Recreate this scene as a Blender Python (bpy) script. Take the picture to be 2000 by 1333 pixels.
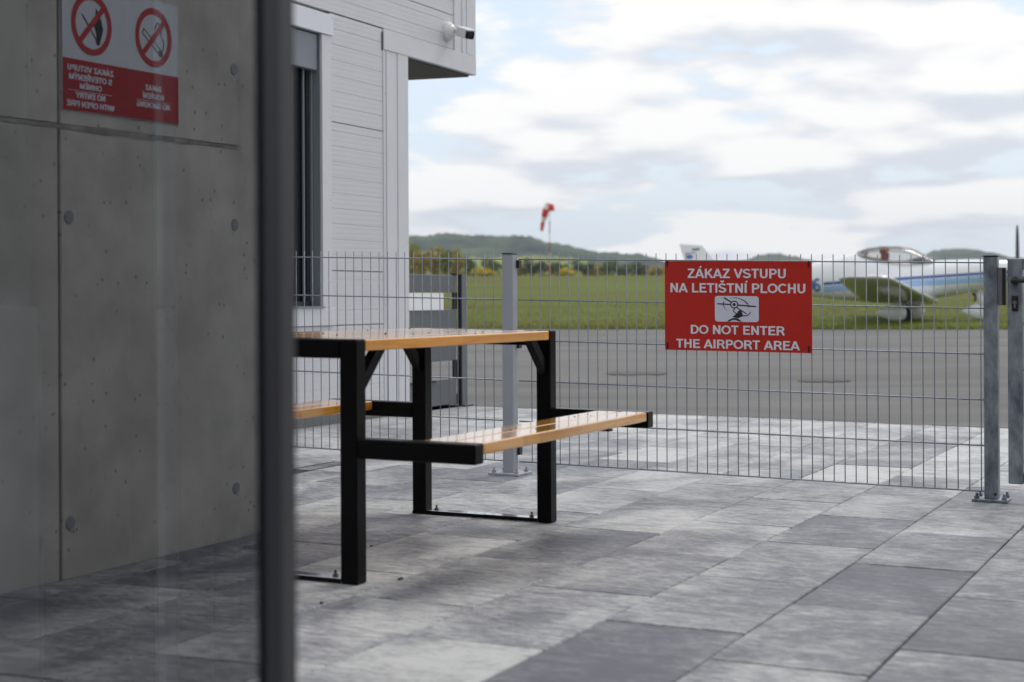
import bpy, bmesh, math, random
import numpy as np
from mathutils import Matrix, Vector
random.seed(7); rng = np.random.default_rng(7)
R = math.radians
for o in list(bpy.data.objects): bpy.data.objects.remove(o)
scn = bpy.context.scene; col = scn.collection

# ------------------------------------------------------------------ camera
H = 0.9037                                  # eye height above the paving right below it
cam_d = bpy.data.cameras.new('camera'); cam = bpy.data.objects.new('camera', cam_d); col.objects.link(cam)
cam.location = (0, 0, H); cam.rotation_euler = (math.pi/2, 0.005, 0)
cam_d.sensor_width = 36; cam_d.lens = 3178/2000*36; cam_d.shift_y = -126.5/2000
cam_d.clip_end = 20000; cam_d.clip_start = 0.05
cam_d.dof.use_dof = True; cam_d.dof.focus_distance = 7.6; cam_d.dof.aperture_fstop = 3.3
scn.camera = cam

# ------------------------------------------------------------------ light
scn.view_settings.view_transform = 'Standard'; scn.view_settings.look = 'None'
scn.view_settings.gamma = 1; scn.view_settings.use_curve_mapping = False; scn.view_settings.exposure = 0.42
SUN_DIR = Vector((0.62, 0.785, 0)).normalized(); SUN_EL = R(52)
sd = bpy.data.lights.new('sun', 'SUN'); so = bpy.data.objects.new('sun', sd); col.objects.link(so)
sd.energy = 1.05; sd.angle = R(16); sd.color = (1.0, 0.96, 0.9)
tv = Vector((SUN_DIR.x*math.cos(SUN_EL), SUN_DIR.y*math.cos(SUN_EL), math.sin(SUN_EL)))
so.rotation_euler = tv.to_track_quat('Z', 'Y').to_euler(); so.location = (6, 6, 12)
world = bpy.data.worlds.new('World'); scn.world = world; world.use_nodes = True
wt = world.node_tree; wt.nodes.clear()
def WN(t, **k):
    n = wt.nodes.new(t)
    for a_, v in k.items(): setattr(n, a_, v)
    return n
def wl(a_, b_): wt.links.new(a_, b_)
sky = WN('ShaderNodeTexSky', sky_type='NISHITA', sun_disc=False, sun_elevation=SUN_EL,
         sun_rotation=math.atan2(SUN_DIR.x, SUN_DIR.y), air_density=1.0, dust_density=1.5, ozone_density=1.0)
tc = WN('ShaderNodeTexCoord')
def wmath(op, a_, b_=None, clamp=False):
    n = WN('ShaderNodeMath', operation=op, use_clamp=clamp)
    for i, v in enumerate((a_, b_)):
        if v is None: continue
        if isinstance(v, (int, float)): n.inputs[i].default_value = v
        else: wl(v, n.inputs[i])
    return n.outputs[0]
def wplane(up):
    """view direction laid onto a cloud deck, so that clouds flatten and crowd towards the horizon"""
    sp = WN('ShaderNodeSeparateXYZ'); wl(tc.outputs['Generated'], sp.inputs[0])
    dz = wmath('ADD', wmath('MAXIMUM', sp.outputs[2], 0.0), 0.24+up); inv = wmath('DIVIDE', 1.0, dz)
    cb = WN('ShaderNodeCombineXYZ'); wl(wmath('MULTIPLY', sp.outputs[0], inv), cb.inputs[0]); wl(wmath('MULTIPLY', sp.outputs[1], inv), cb.inputs[1])
    wl(wmath('MULTIPLY', wmath('ADD', sp.outputs[2], up), 5.0), cb.inputs[2]); return cb.outputs[0]
def wnoise(scale, detail, rough, off, up=0.0, dist=0.0):
    m = WN('ShaderNodeMapping'); m.inputs['Location'].default_value = off
    wl(wplane(up), m.inputs['Vector'])
    n = WN('ShaderNodeTexNoise'); n.inputs['Scale'].default_value = scale; n.inputs['Detail'].default_value = detail
    n.inputs['Roughness'].default_value = rough; n.inputs['Distortion'].default_value = dist
    wl(m.outputs[0], n.inputs['Vector']); return n.outputs['Fac']
def wramp(v, a_, b_):
    n = WN('ShaderNodeMapRange', clamp=True, interpolation_type='SMOOTHSTEP'); wl(v, n.inputs[0])
    n.inputs[1].default_value = a_; n.inputs[2].default_value = b_; return n.outputs[0]
def wmix(f, a_, b_):
    n = WN('ShaderNodeMix', data_type='RGBA'); wl(f, n.inputs[0])
    for s_, v in ((6, a_), (7, b_)):
        if isinstance(v, tuple): n.inputs[s_].default_value = v
        else: wl(v, n.inputs[s_])
    return n.outputs[2]
OFF = (2.7, 7.9, 3.3); CS = 2.5
n1 = wnoise(CS, 12, 0.56, OFF, 0.0, 0.1)
n1u = wnoise(CS, 12, 0.56, OFF, 0.014, 0.1)
n1c = wnoise(CS, 2.5, 0.5, OFF, 0.0, 0.1)
n1b = wnoise(CS, 2.5, 0.5, OFF, 0.020, 0.1)
n2 = wnoise(6.5, 6, 0.6, (7.1, 2.2, 0.3), 0.0, 0.3)
n3 = wnoise(0.6, 3, 0.5, (1.7, 4.4, 2.1))
mask = wramp(wmath('ADD', n1, wmath('MULTIPLY', wmath('SUBTRACT', n3, 0.5), 0.22)), 0.40, 0.475)
shade = wramp(wmath('ADD', wmath('ADD', wmath('MULTIPLY', wmath('SUBTRACT', n1u, n1), 0.65), wmath('MULTIPLY', wmath('SUBTRACT', n1b, n1c), 0.85)), wmath('MULTIPLY', wmath('SUBTRACT', n2, 0.5), 0.24)), -0.09, 0.15)
blue = WN('ShaderNodeMix', data_type='RGBA', blend_type='MIX'); blue.inputs[0].default_value = 0.80
skys = WN('ShaderNodeVectorMath', operation='SCALE'); wl(sky.outputs[0], skys.inputs[0]); skys.inputs['Scale'].default_value = 0.11
wl(skys.outputs[0], blue.inputs[6]); blue.inputs[7].default_value = (0.60, 0.685, 0.79, 1)
cloud = wmix(shade, (0.80, 0.795, 0.785, 1), (0.575, 0.605, 0.66, 1))
final = wmix(mask, blue.outputs[2], cloud)
bg = WN('ShaderNodeBackground'); wl(final, bg.inputs['Color']); bg.inputs['Strength'].default_value = 1.0
wo = WN('ShaderNodeOutputWorld'); wl(bg.outputs[0], wo.inputs['Surface'])

# ------------------------------------------------------------------ site frame
# c runs across the yard (to the right), s away from the eye, h is height above the paving,
# which falls gently (a, b) for drainage
A_, B_ = -0.0138, -0.00895
AL = 0.42875; S_, C_ = math.sin(AL), math.cos(AL)
M3 = np.array([[C_, S_, 0], [-S_, C_, 0], [A_*C_ - B_*S_, A_*S_ + B_*C_, 1.0]])
def loc(c, s, h=0.0): return Vector(M3 @ np.array([c, s, h]))
gx = loc(1, 0, 0).normalized(); gn = Vector((-A_, -B_, 1)).normalized(); gy = gn.cross(gx)
RG = Matrix((gx, gy, gn)).transposed()       # orthonormal frame lying in the paving

# ------------------------------------------------------------------ materials
MATS = {}
def srgb(r, g, b): return tuple(((v/255)/12.92 if v/255 <= 0.04045 else ((v/255+0.055)/1.055)**2.4) for v in (r, g, b))
def mat(name, color, rough=0.5, metal=0.0, spec=0.5, var=0.0, vscale=8, bump=0.0, bscale=60, coat=0.0, color2=None, stretch=(1, 1, 1), detail=4):
    if name in MATS: return MATS[name]
    m = bpy.data.materials.new(name); m.use_nodes = True; nt = m.node_tree; p = nt.nodes['Principled BSDF']
    p.inputs['Base Color'].default_value = (*color, 1); p.inputs['Roughness'].default_value = rough
    p.inputs['Metallic'].default_value = metal; p.inputs['Specular IOR Level'].default_value = spec
    p.inputs['Coat Weight'].default_value = coat; p.inputs['Coat Roughness'].default_value = 0.08
    t = nt.nodes.new('ShaderNodeTexCoord'); mp = nt.nodes.new('ShaderNodeMapping'); mp.inputs['Scale'].default_value = stretch
    nt.links.new(t.outputs['Object'], mp.inputs[0])
    if var > 0 or color2:
        n = nt.nodes.new('ShaderNodeTexNoise'); n.inputs['Scale'].default_value = vscale; n.inputs['Detail'].default_value = detail
        n.inputs['Roughness'].default_value = 0.6
        nt.links.new(mp.outputs[0], n.inputs['Vector'])
        cr = nt.nodes.new('ShaderNodeValToRGB'); nt.links.new(n.outputs['Fac'], cr.inputs[0])
        c2 = color2 or tuple(v*(1-var) for v in color); c1 = tuple(min(1, v*(1+var*0.5)) for v in color)
        cr.color_ramp.elements[0].position = 0.32; cr.color_ramp.elements[0].color = (*c2, 1)
        cr.color_ramp.elements[1].position = 0.68; cr.color_ramp.elements[1].color = (*c1, 1)
        nt.links.new(cr.outputs[0], p.inputs['Base Color'])
        mr = nt.nodes.new('ShaderNodeMapRange'); nt.links.new(n.outputs['Fac'], mr.inputs[0])
        mr.inputs[3].default_value = min(1, rough*1.2); mr.inputs[4].default_value = rough*0.85
        nt.links.new(mr.outputs[0], p.inputs['Roughness'])
    if bump > 0:
        n = nt.nodes.new('ShaderNodeTexNoise'); n.inputs['Scale'].default_value = bscale; n.inputs['Detail'].default_value = 5
        nt.links.new(mp.outputs[0], n.inputs['Vector'])
        b = nt.nodes.new('ShaderNodeBump'); b.inputs['Strength'].default_value = bump; b.inputs['Distance'].default_value = 0.002
        nt.links.new(n.outputs['Fac'], b.inputs['Height']); nt.links.new(b.outputs[0], p.inputs['Normal'])
    MATS[name] = m; return m

def wood_mat():
    m = mat('varnished_pine', (0.66, 0.32, 0.085), 0.16, coat=1.0)
    nt = m.node_tree; p = nt.nodes['Principled BSDF']; t = nt.nodes['Texture Coordinate']
    oi = nt.nodes.new('ShaderNodeObjectInfo')
    add = nt.nodes.new('ShaderNodeVectorMath'); add.operation = 'ADD'
    sc = nt.nodes.new('ShaderNodeVectorMath'); sc.operation = 'SCALE'; sc.inputs['Scale'].default_value = 40
    cb = nt.nodes.new('ShaderNodeCombineXYZ'); 
    for i in range(3): nt.links.new(oi.outputs['Random'], cb.inputs[i])
    nt.links.new(cb.outputs[0], sc.inputs[0]); nt.links.new(t.outputs['Object'], add.inputs[0]); nt.links.new(sc.outputs[0], add.inputs[1])
    mp = nt.nodes.new('ShaderNodeMapping'); mp.inputs['Rotation'].default_value = (0, 0, AL)
    mp.inputs['Scale'].default_value = (1, 1, 1); nt.links.new(add.outputs[0], mp.inputs[0])
    mp2 = nt.nodes.new('ShaderNodeMapping'); mp2.inputs['Scale'].default_value = (38, 1.4, 38); nt.links.new(mp.outputs[0], mp2.inputs[0])
    n = nt.nodes.new('ShaderNodeTexNoise'); n.inputs['Scale'].default_value = 1.6; n.inputs['Detail'].default_value = 6; n.inputs['Distortion'].default_value = 0.6
    nt.links.new(mp2.outputs[0], n.inputs['Vector'])
    # finger joints: blocks along the length with slightly different tones
    mp3 = nt.nodes.new('ShaderNodeMapping'); mp3.inputs['Scale'].default_value = (0.01, 3.1, 0.01); nt.links.new(mp.outputs[0], mp3.inputs[0])
    vo = nt.nodes.new('ShaderNodeTexVoronoi'); vo.inputs['Scale'].default_value = 1.0; nt.links.new(mp3.outputs[0], vo.inputs['Vector'])
    sepc = nt.nodes.new('ShaderNodeSeparateColor'); nt.links.new(vo.outputs['Color'], sepc.inputs[0])
    # knots
    vk = nt.nodes.new('ShaderNodeTexVoronoi'); vk.inputs['Scale'].default_value = 4.5; nt.links.new(mp.outputs[0], vk.inputs['Vector'])
    kr = nt.nodes.new('ShaderNodeMapRange'); kr.interpolation_type = 'SMOOTHSTEP'; kr.inputs[1].default_value = 0.04; kr.inputs[2].default_value = 0.13
    nt.links.new(vk.outputs['Distance'], kr.inputs[0])
    cr = nt.nodes.new('ShaderNodeValToRGB'); nt.links.new(n.outputs['Fac'], cr.inputs[0])
    cr.color_ramp.elements[0].position = 0.25; cr.color_ramp.elements[0].color = (0.72, 0.28, 0.030, 1)
    cr.color_ramp.elements[1].position = 0.75; cr.color_ramp.elements[1].color = (0.92, 0.47, 0.075, 1)
    mx = nt.nodes.new('ShaderNodeMix'); mx.data_type = 'RGBA'; mx.blend_type = 'MULTIPLY'; mx.inputs[0].default_value = 1
    mr = nt.nodes.new('ShaderNodeMapRange'); mr.inputs[3].default_value = 0.80; mr.inputs[4].default_value = 1.12
    nt.links.new(sepc.outputs[0], mr.inputs[0]); nt.links.new(cr.outputs[0], mx.inputs[6])
    cb2 = nt.nodes.new('ShaderNodeCombineColor'); 
    for i in range(3): nt.links.new(mr.outputs[0], cb2.inputs[i])
    nt.links.new(cb2.outputs[0], mx.inputs[7])
    mk = nt.nodes.new('ShaderNodeMix'); mk.data_type = 'RGBA'; nt.links.new(kr.outputs[0], mk.inputs[0])
    mk.inputs[6].default_value = (0.30, 0.10, 0.025, 1); nt.links.new(mx.outputs[2], mk.inputs[7])
    nt.links.new(mk.outputs[2], p.inputs['Base Color'])
    return m
WOOD = wood_mat()

def paver_mat():
    m = bpy.data.materials.new('concrete_paver'); m.use_nodes = True; nt = m.node_tree; p = nt.nodes['Principled BSDF']
    t = nt.nodes.new('ShaderNodeTexCoord'); oi = nt.nodes.new('ShaderNodeObjectInfo')
    cb = nt.nodes.new('ShaderNodeCombineXYZ'); 
    for i in range(3): nt.links.new(oi.outputs['Random'], cb.inputs[i])
    sc = nt.nodes.new('ShaderNodeVectorMath'); sc.operation = 'SCALE'; sc.inputs['Scale'].default_value = 60; nt.links.new(cb.outputs[0], sc.inputs[0])
    add = nt.nodes.new('ShaderNodeVectorMath'); add.operation = 'ADD'; nt.links.new(t.outputs['Object'], add.inputs[0]); nt.links.new(sc.outputs[0], add.inputs[1])
    def noise(scale, detail, stretch, rough=0.6, dist=0.0):
        mp = nt.nodes.new('ShaderNodeMapping'); mp.inputs['Scale'].default_value = stretch; nt.links.new(add.outputs[0], mp.inputs[0])
        n = nt.nodes.new('ShaderNodeTexNoise'); n.inputs['Scale'].default_value = scale; n.inputs['Detail'].default_value = detail
        n.inputs['Roughness'].default_value = rough; n.inputs['Distortion'].default_value = dist
        nt.links.new(mp.outputs[0], n.inputs['Vector']); return n.outputs['Fac']
    def mth(op, a_, b_):
        n = nt.nodes.new('ShaderNodeMath'); n.operation = op
        for i, v in enumerate((a_, b_)):
            if isinstance(v, (int, float)): n.inputs[i].default_value = v
            else: nt.links.new(v, n.inputs[i])
        return n.outputs[0]
    big = noise(1.7, 3, (1.6, 1, 1), 0.5, 0.6); mid = noise(17, 9, (0.5, 1.35, 1), 0.8, 0.4); fine = noise(52, 8, (0.45, 1.4, 1), 0.85)
    sp = nt.nodes.new('ShaderNodeSeparateColor'); nt.links.new(oi.outputs['Color'], sp.inputs[0])
    v = mth('ADD', sp.outputs[0], mth('MULTIPLY', mth('SUBTRACT', big, 0.5), 1.5))
    v = mth('ADD', v, mth('MULTIPLY', mth('SUBTRACT', mid, 0.5), 1.7))
    v = mth('ADD', v, mth('MULTIPLY', mth('SUBTRACT', fine, 0.5), 2.4))
    cr = nt.nodes.new('ShaderNodeValToRGB'); nt.links.new(v, cr.inputs[0]); e = cr.color_ramp.elements
    e[0].position = 0.0; e[0].color = (0.080, 0.084, 0.108, 1)
    e[1].position = 1.0; e[1].color = (0.53, 0.53, 0.525, 1)
    k = e.new(0.35); k.color = (0.160, 0.165, 0.190, 1)
    k = e.new(0.65); k.color = (0.325, 0.328, 0.338, 1)
    nt.links.new(cr.outputs[0], p.inputs['Base Color'])
    p.inputs['Roughness'].default_value = 0.52; p.inputs['Specular IOR Level'].default_value = 0.5
    b = nt.nodes.new('ShaderNodeBump'); b.inputs['Strength'].default_value = 0.35; b.inputs['Distance'].default_value = 0.0015
    nt.links.new(noise(140, 4, (1, 1, 1)), b.inputs['Height']); nt.links.new(b.outputs[0], p.inputs['Normal'])
    return m
PAVER = paver_mat()

def concrete_mat():
    m = mat('fair_faced_concrete', (0.60, 0.57, 0.515), 0.75, var=0.3, vscale=3.2, bump=0.3, bscale=45, color2=(0.44, 0.415, 0.375), detail=8)
    nt = m.node_tree; p = nt.nodes['Principled BSDF']; t = nt.nodes['Texture Coordinate']
    v = nt.nodes.new('ShaderNodeTexVoronoi'); v.inputs['Scale'].default_value = 21; nt.links.new(t.outputs['Object'], v.inputs['Vector'])
    n = nt.nodes.new('ShaderNodeTexNoise'); n.inputs['Scale'].default_value = 6; nt.links.new(t.outputs['Object'], n.inputs['Vector'])
    r1 = nt.nodes.new('ShaderNodeMapRange'); r1.inputs[1].default_value = 0.08; r1.inputs[2].default_value = 0.17; nt.links.new(v.outputs['Distance'], r1.inputs[0])
    r2 = nt.nodes.new('ShaderNodeMapRange'); r2.inputs[1].default_value = 0.46; r2.inputs[2].default_value = 0.54; nt.links.new(n.outputs['Fac'], r2.inputs[0])
    mxm = nt.nodes.new('ShaderNodeMath'); mxm.operation = 'MAXIMUM'; nt.links.new(r1.outputs[0], mxm.inputs[0])
    inv = nt.nodes.new('ShaderNodeMath'); inv.operation = 'SUBTRACT'; inv.inputs[0].default_value = 1; nt.links.new(r2.outputs[0], inv.inputs[1]); nt.links.new(inv.outputs[0], mxm.inputs[1])
    old = p.inputs['Base Color'].links[0].from_socket
    mx = nt.nodes.new('ShaderNodeMix'); mx.data_type = 'RGBA'; nt.links.new(mxm.outputs[0], mx.inputs[0])
    mx.inputs[6].default_value = (0.25, 0.24, 0.225, 1); nt.links.new(old, mx.inputs[7]); nt.links.new(mx.outputs[2], p.inputs['Base Color'])
    return m
CONC = concrete_mat()

BLACK = mat('black_powder_coat', (0.0045, 0.0045, 0.005), 0.25, spec=0.10, bump=0.12, bscale=400)
GREYPC = mat('grey_powder_coat', (0.36, 0.375, 0.42), 0.42, var=0.06, vscale=5)
GALV = mat('galvanised_steel', (0.33, 0.365, 0.40), 0.42, metal=0.55, var=0.45, vscale=17, color2=(0.12, 0.145, 0.175), detail=7, stretch=(1, 1, 0.5), bump=0.15, bscale=80)
WIRE = mat('galvanised_wire', (0.27, 0.30, 0.345), 0.5, metal=0.35, var=0.2, vscale=30)
DARKJ = mat('joint_sand', (0.045, 0.043, 0.04), 0.95, bump=0.4, bscale=300)
RUBBER = mat('black_plastic', (0.012, 0.012, 0.013), 0.45)
SID = mat('pale_grey_siding', (0.62, 0.622, 0.655), 0.42, var=0.035, vscale=1.6)
TRIM = mat('pale_grey_flashing', (0.65, 0.655, 0.69), 0.38, var=0.035, vscale=3)
SHUT = mat('grey_shutter_box', (0.19, 0.205, 0.245), 0.4, var=0.05, vscale=4)
REV = mat('anthracite_reveal', (0.21, 0.24, 0.265), 0.4, var=0.05, vscale=4)
DGLASS = mat('dark_window_glass', (0.006, 0.008, 0.012), 0.04, spec=0.45)
DFR = mat('anthracite_frame', (0.04, 0.045, 0.055), 0.4)
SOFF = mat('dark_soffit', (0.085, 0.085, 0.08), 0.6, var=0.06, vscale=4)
FEN = mat('dark_grey_board', (0.115, 0.125, 0.14), 0.45, var=0.06, vscale=3)
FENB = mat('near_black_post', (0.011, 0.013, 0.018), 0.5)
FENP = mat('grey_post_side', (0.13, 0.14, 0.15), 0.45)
WHITEP = mat('white_plate', (0.84, 0.85, 0.87), 0.45, var=0.02, vscale=5)
REDS = mat('red_sign_face', (0.50, 0.018, 0.010), 0.38, var=0.10, vscale=5)
WTXT = mat('white_print', (0.72, 0.73, 0.80), 0.45)
BTXT = mat('black_print', (0.012, 0.013, 0.02), 0.5)
PROF = mat('grey_aluminium_profile', (0.075, 0.075, 0.085), 0.35, var=0.05, vscale=3)
PROFD = mat('dark_gasket_profile', (0.008, 0.010, 0.020), 0.4)
INTD = mat('dark_interior_lining', (0.018, 0.020, 0.024), 0.8)
CAMW = mat('white_camera_plastic', (0.72, 0.73, 0.72), 0.35, var=0.04, vscale=30)
SRED = mat('prohibition_red', (0.48, 0.028, 0.035), 0.5)

def fine_ribs(m):
    nt = m.node_tree; p = nt.nodes['Principled BSDF']; t = nt.nodes['Texture Coordinate']
    w = nt.nodes.new('ShaderNodeTexWave'); w.wave_type = 'BANDS'; w.bands_direction = 'Z'; w.inputs['Scale'].default_value = 9.6
    w.inputs['Distortion'].default_value = 0.05; w.wave_profile = 'SIN'
    nt.links.new(t.outputs['Object'], w.inputs['Vector'])
    b = nt.nodes.new('ShaderNodeBump'); b.inputs['Strength'].default_value = 0.35; b.inputs['Distance'].default_value = 0.0012
    nt.links.new(w.outputs['Fac'], b.inputs['Height']); nt.links.new(b.outputs[0], p.inputs['Normal'])
fine_ribs(SID)

# ------------------------------------------------------------------ object helpers
def tag(o, label=None, cat=None, group=None, kind=None):
    if label: o['label'] = label
    if cat: o['category'] = cat
    if group: o['group'] = group
    if kind: o['kind'] = kind
    return o
def thing(name, p, label, cat, group=None):
    o = bpy.data.objects.new(name, None); col.objects.link(o); o.location = p; o.empty_display_size = 0.1
    return tag(o, label, cat, group)
def link(name, me, parent=None, at=(0, 0, 0), m=None, label=None, kind=None):
    o = bpy.data.objects.new(name, me); col.objects.link(o)
    if m is not None and len(me.materials) == 0: me.materials.append(m)
    if parent is not None:
        o.parent = parent; o.location = Vector(at)
    else: o.location = Vector(at)
    if label: o['label'] = label
    if kind: o['kind'] = kind
    return o
class MB:
    """collects shapes in a local frame; .mesh() maps them by mf (default identity)"""
    def __init__(s): s.bm = bmesh.new()
    def box(s, x0, x1, y0, y1, z0, z1, bev=0.0, seg=1):
        b = bmesh.new()
        r = bmesh.ops.create_cube(b, size=1)
        for v in b.verts: v.co = Vector(((x0+x1)/2+v.co.x*(x1-x0), (y0+y1)/2+v.co.y*(y1-y0), (z0+z1)/2+v.co.z*(z1-z0)))
        if bev > 0: bmesh.ops.bevel(b, geom=b.edges[:]+b.verts[:], offset=bev, segments=seg, profile=0.5, affect='EDGES')
        s._join(b); return s
    def _join(s, b):
        me = bpy.data.meshes.new('t'); b.to_mesh(me); b.free(); s.bm.from_mesh(me); bpy.data.meshes.remove(me)
    def tube(s, p0, p1, r0, r1=None, n=10, caps=True):
        r1 = r0 if r1 is None else r1; p0 = Vector(p0); p1 = Vector(p1); d = p1-p0
        b = bmesh.new(); bmesh.ops.create_cone(b, cap_ends=caps, segments=n, radius1=r0, radius2=r1, depth=d.length)
        q = Vector((0, 0, 1)).rotation_difference(d.normalized()).to_matrix().to_4x4()
        bmesh.ops.transform(b, matrix=Matrix.Translation((p0+p1)/2) @ q, verts=b.verts[:]); s._join(b); return s
    def poly(s, pts, th, axis):                # flat polygon extruded by th along vector axis
        b = bmesh.new(); vs = [b.verts.new(p) for p in pts]; f = b.faces.new(vs)
        r = bmesh.ops.extrude_face_region(b, geom=[f]); ax = Vector(axis)*th
        for v in r['geom']:
            if isinstance(v, bmesh.types.BMVert): v.co += ax
        bmesh.ops.recalc_face_normals(b, faces=b.faces[:]); s._join(b); return s
    def sphere(s, c, r, sx=1, sy=1, sz=1, u=16, v=10):
        b = bmesh.new(); bmesh.ops.create_uvsphere(b, u_segments=u, v_segments=v, radius=r)
        for w in b.verts: w.co = Vector((c[0]+w.co.x*sx, c[1]+w.co.y*sy, c[2]+w.co.z*sz))
        s._join(b); return s
    def mesh(s, name, m, mf=None, smooth=False):
        me = bpy.data.meshes.new(name)
        if mf is not None:
            for v in s.bm.verts: v.co = mf(v.co)
        bmesh.ops.recalc_face_normals(s.bm, faces=s.bm.faces[:])
        s.bm.to_mesh(me); s.bm.free(); me.materials.append(m)
        if smooth:
            for p in me.polygons: p.use_smooth = True
        return me
def LM(v): return loc(v.x, v.y, v.z)           # (c,s,h) offsets -> world offsets
def part(name, mb, m, parent, base=None, label=None, kind=None, smooth=False):
    """mb holds absolute (c,s,h) coordinates; the part's origin stays at its thing's base"""
    P = parent.location if parent else Vector((0, 0, 0))
    me = mb.mesh(name, m, lambda v: LM(v)-P, smooth)
    return link(name, me, parent, label=label, kind=kind)
def cbox(name, c0, c1, s0, s1, h0, h1, m, parent, bev=0.002, **k):
    return part(name, MB().box(c0, c1, s0, s1, h0, h1, bev), m, parent, **k)

class Flat:
    def __init__(s): s.v = []; s.f = []
    def poly(s, pts):
        n = len(s.v); z = (len(s.f) % 40)*1.5e-5; s.v += [(x, y, z) for x, y in pts]; s.f.append(tuple(range(n, n+len(pts))))
    def stroke(s, pts, w, w1=None):
        w1 = w if w1 is None else w1; n = len(pts)
        for i in range(n-1):
            (ax, ay), (bx_, by_) = pts[i], pts[i+1]; wa = w+(w1-w)*i/(n-1); wb = w+(w1-w)*(i+1)/(n-1)
            dx, dy = bx_-ax, by_-ay; L = math.hypot(dx, dy) or 1; nx_, ny_ = -dy/L/2, dx/L/2
            s.poly([(ax+nx_*wa, ay+ny_*wa), (ax-nx_*wa, ay-ny_*wa), (bx_-nx_*wb, by_-ny_*wb), (bx_+nx_*wb, by_+ny_*wb)])
    def disc(s, c, r, n=20, ry=None):
        ry = ry or r; s.poly([(c[0]+r*math.cos(2*math.pi*i/n), c[1]+ry*math.sin(2*math.pi*i/n)) for i in range(n)])
    def ring(s, c, r0, r1, n=40, a0=0, a1=360):
        for i in range(n):
            a = R(a0+(a1-a0)*i/n); b_ = R(a0+(a1-a0)*(i+1)/n)
            s.poly([(c[0]+r*math.cos(t), c[1]+r*math.sin(t)) for r, t in ((r0, a), (r1, a), (r1, b_), (r0, b_))])
    def mesh(s, name, m, k=lambda x, y: (x, y)):
        me = bpy.data.meshes.new(name); me.from_pydata([(*k(x, y), z) for x, y, z in s.v], [], s.f); me.materials.append(m); return me
GLY = {}
def _arc(cx, cy, rx, ry, a0, a1, n=10): return [(cx+rx*math.cos(R(a0+(a1-a0)*i/n)), cy+ry*math.sin(R(a0+(a1-a0)*i/n))) for i in range(n+1)]
T_ = 0.085     # half stroke
def _mkfont():
    t = T_; lo, hi, md = t, 1-t, 0.52
    G = GLY
    G['A'] = (0.74, [[(0.06, 0), (0.37, 1-0.02)], [(0.37, 1-0.02), (0.68, 0)], [(0.17, 0.29), (0.57, 0.29)]])
    G['E'] = (0.66, [[(0.15, 0), (0.15, 1)], [(0.07, hi), (0.62, hi)], [(0.07, md), (0.57, md)], [(0.07, lo), (0.64, lo)]])
    G['F'] = (0.61, [[(0.15, 0), (0.15, 1)], [(0.07, hi), (0.59, hi)], [(0.07, md-.02), (0.52, md-.02)]])
    G['G'] = (0.80, [_arc(.42, .5, .32, .5-t, 48, 270, 18)+[(0.60, .11), (0.71, .20), (0.71, .46)], [(0.44, .45), (0.79, .45)]])
    G['C'] = (0.74, [_arc(.40, .5, .31, .5-t, 42, 318, 20)])
    G['D'] = (0.75, [[(0.15, 0), (0.15, 1)], [(0.07, hi), (.34, hi)]+_arc(.34, .5, .31, .5-t, 90, -90, 16)[1:]+[(0.07, lo)]])
    G['H'] = (0.75, [[(0.15, 0), (0.15, 1)], [(0.60, 0), (0.60, 1)], [(0.15, md), (0.60, md)]])
    G['I'] = (0.29, [[(0.145, 0), (0.145, 1)]])
    G['K'] = (0.74, [[(0.15, 0), (0.15, 1)], [(0.15, .33), (0.62, .985)], [(0.33, .58), (0.68, .0)]])
    G['L'] = (0.62, [[(0.15, 0), (0.15, 1)], [(0.07, lo), (0.60, lo)]])
    G['M'] = (0.87, [[(0.14, 0), (0.14, 1)], [(0.14, .97), (0.435, .03)], [(0.435, .03), (0.73, .97)], [(0.73, 0), (0.73, 1)]])
    G['N'] = (0.76, [[(0.15, 0), (0.15, 1)], [(0.15, .97), (0.61, .03)], [(0.61, 0), (0.61, 1)]])
    G['O'] = (0.81, [_arc(.405, .5, .32, .5-t, 0, 360, 28)])
    G['P'] = (0.69, [[(0.15, 0), (0.15, 1)], [(0.07, hi), (.38, hi)]+_arc(.38, .69, .21, 1-t-.69, 90, -90, 12)[1:]+[(0.10, .465)]])
    G['R'] = (0.74, [[(0.15, 0), (0.15, 1)], [(0.07, hi), (.40, hi)]+_arc(.40, .70, .21, 1-t-.70, 90, -90, 12)[1:]+[(0.10, .485)], [(0.40, .49), (0.52, .36), (0.66, 0)]])
    G['S'] = (0.69, [_arc(.345, .72, .235, .28-t, 25, 200, 12)+[(0.20, .57), (0.48, .44)]+_arc(.345, .29, .25, .29-t, 30, -165, 12)])
    G['T'] = (0.64, [[(0.32, 0), (0.32, 1)], [(0.02, hi), (0.62, hi)]])
    G['U'] = (0.75, [[(0.15, 1), (0.15, .34)]+_arc(.375, .33, .225, .33-t, 180, 360, 14)+[(0.60, 1)]])
    G['V'] = (0.70, [[(0.06, 1), (0.35, 0.02)], [(0.35, 0.02), (0.64, 1)]])
    G['W'] = (0.98, [[(0.06, 1), (0.27, .02)], [(0.27, .02), (0.49, .97)], [(0.49, .97), (0.71, .02)], [(0.71, .02), (0.92, 1)]])
    G['X'] = (0.70, [[(0.06, 1), (0.64, 0)], [(0.64, 1), (0.06, 0)]])
    G['Y'] = (0.70, [[(0.05, 1), (0.35, .42), (0.65, 1)], [(0.35, 0), (0.35, .45)]])
    G['Z'] = (0.66, [[(0.06, hi), (0.60, hi)], [(0.56, .93), (0.10, .07)], [(0.04, lo), (0.63, lo)]])
    G['9'] = (0.60, [_arc(.30, .69, .20, .31-t, 0, 360, 18), _arc(.27, .52, .25, .52-t, 20, -120, 14)])
    G['6'] = (0.60, [_arc(.30, .31, .20, .31-t, 0, 360, 18), _arc(.33, .48, .25, .52-t, 200, 60, 14)])
    G['-'] = (0.38, [[(0.05, .38), (0.33, .38)]])
    G[' '] = (0.30, [])
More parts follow.
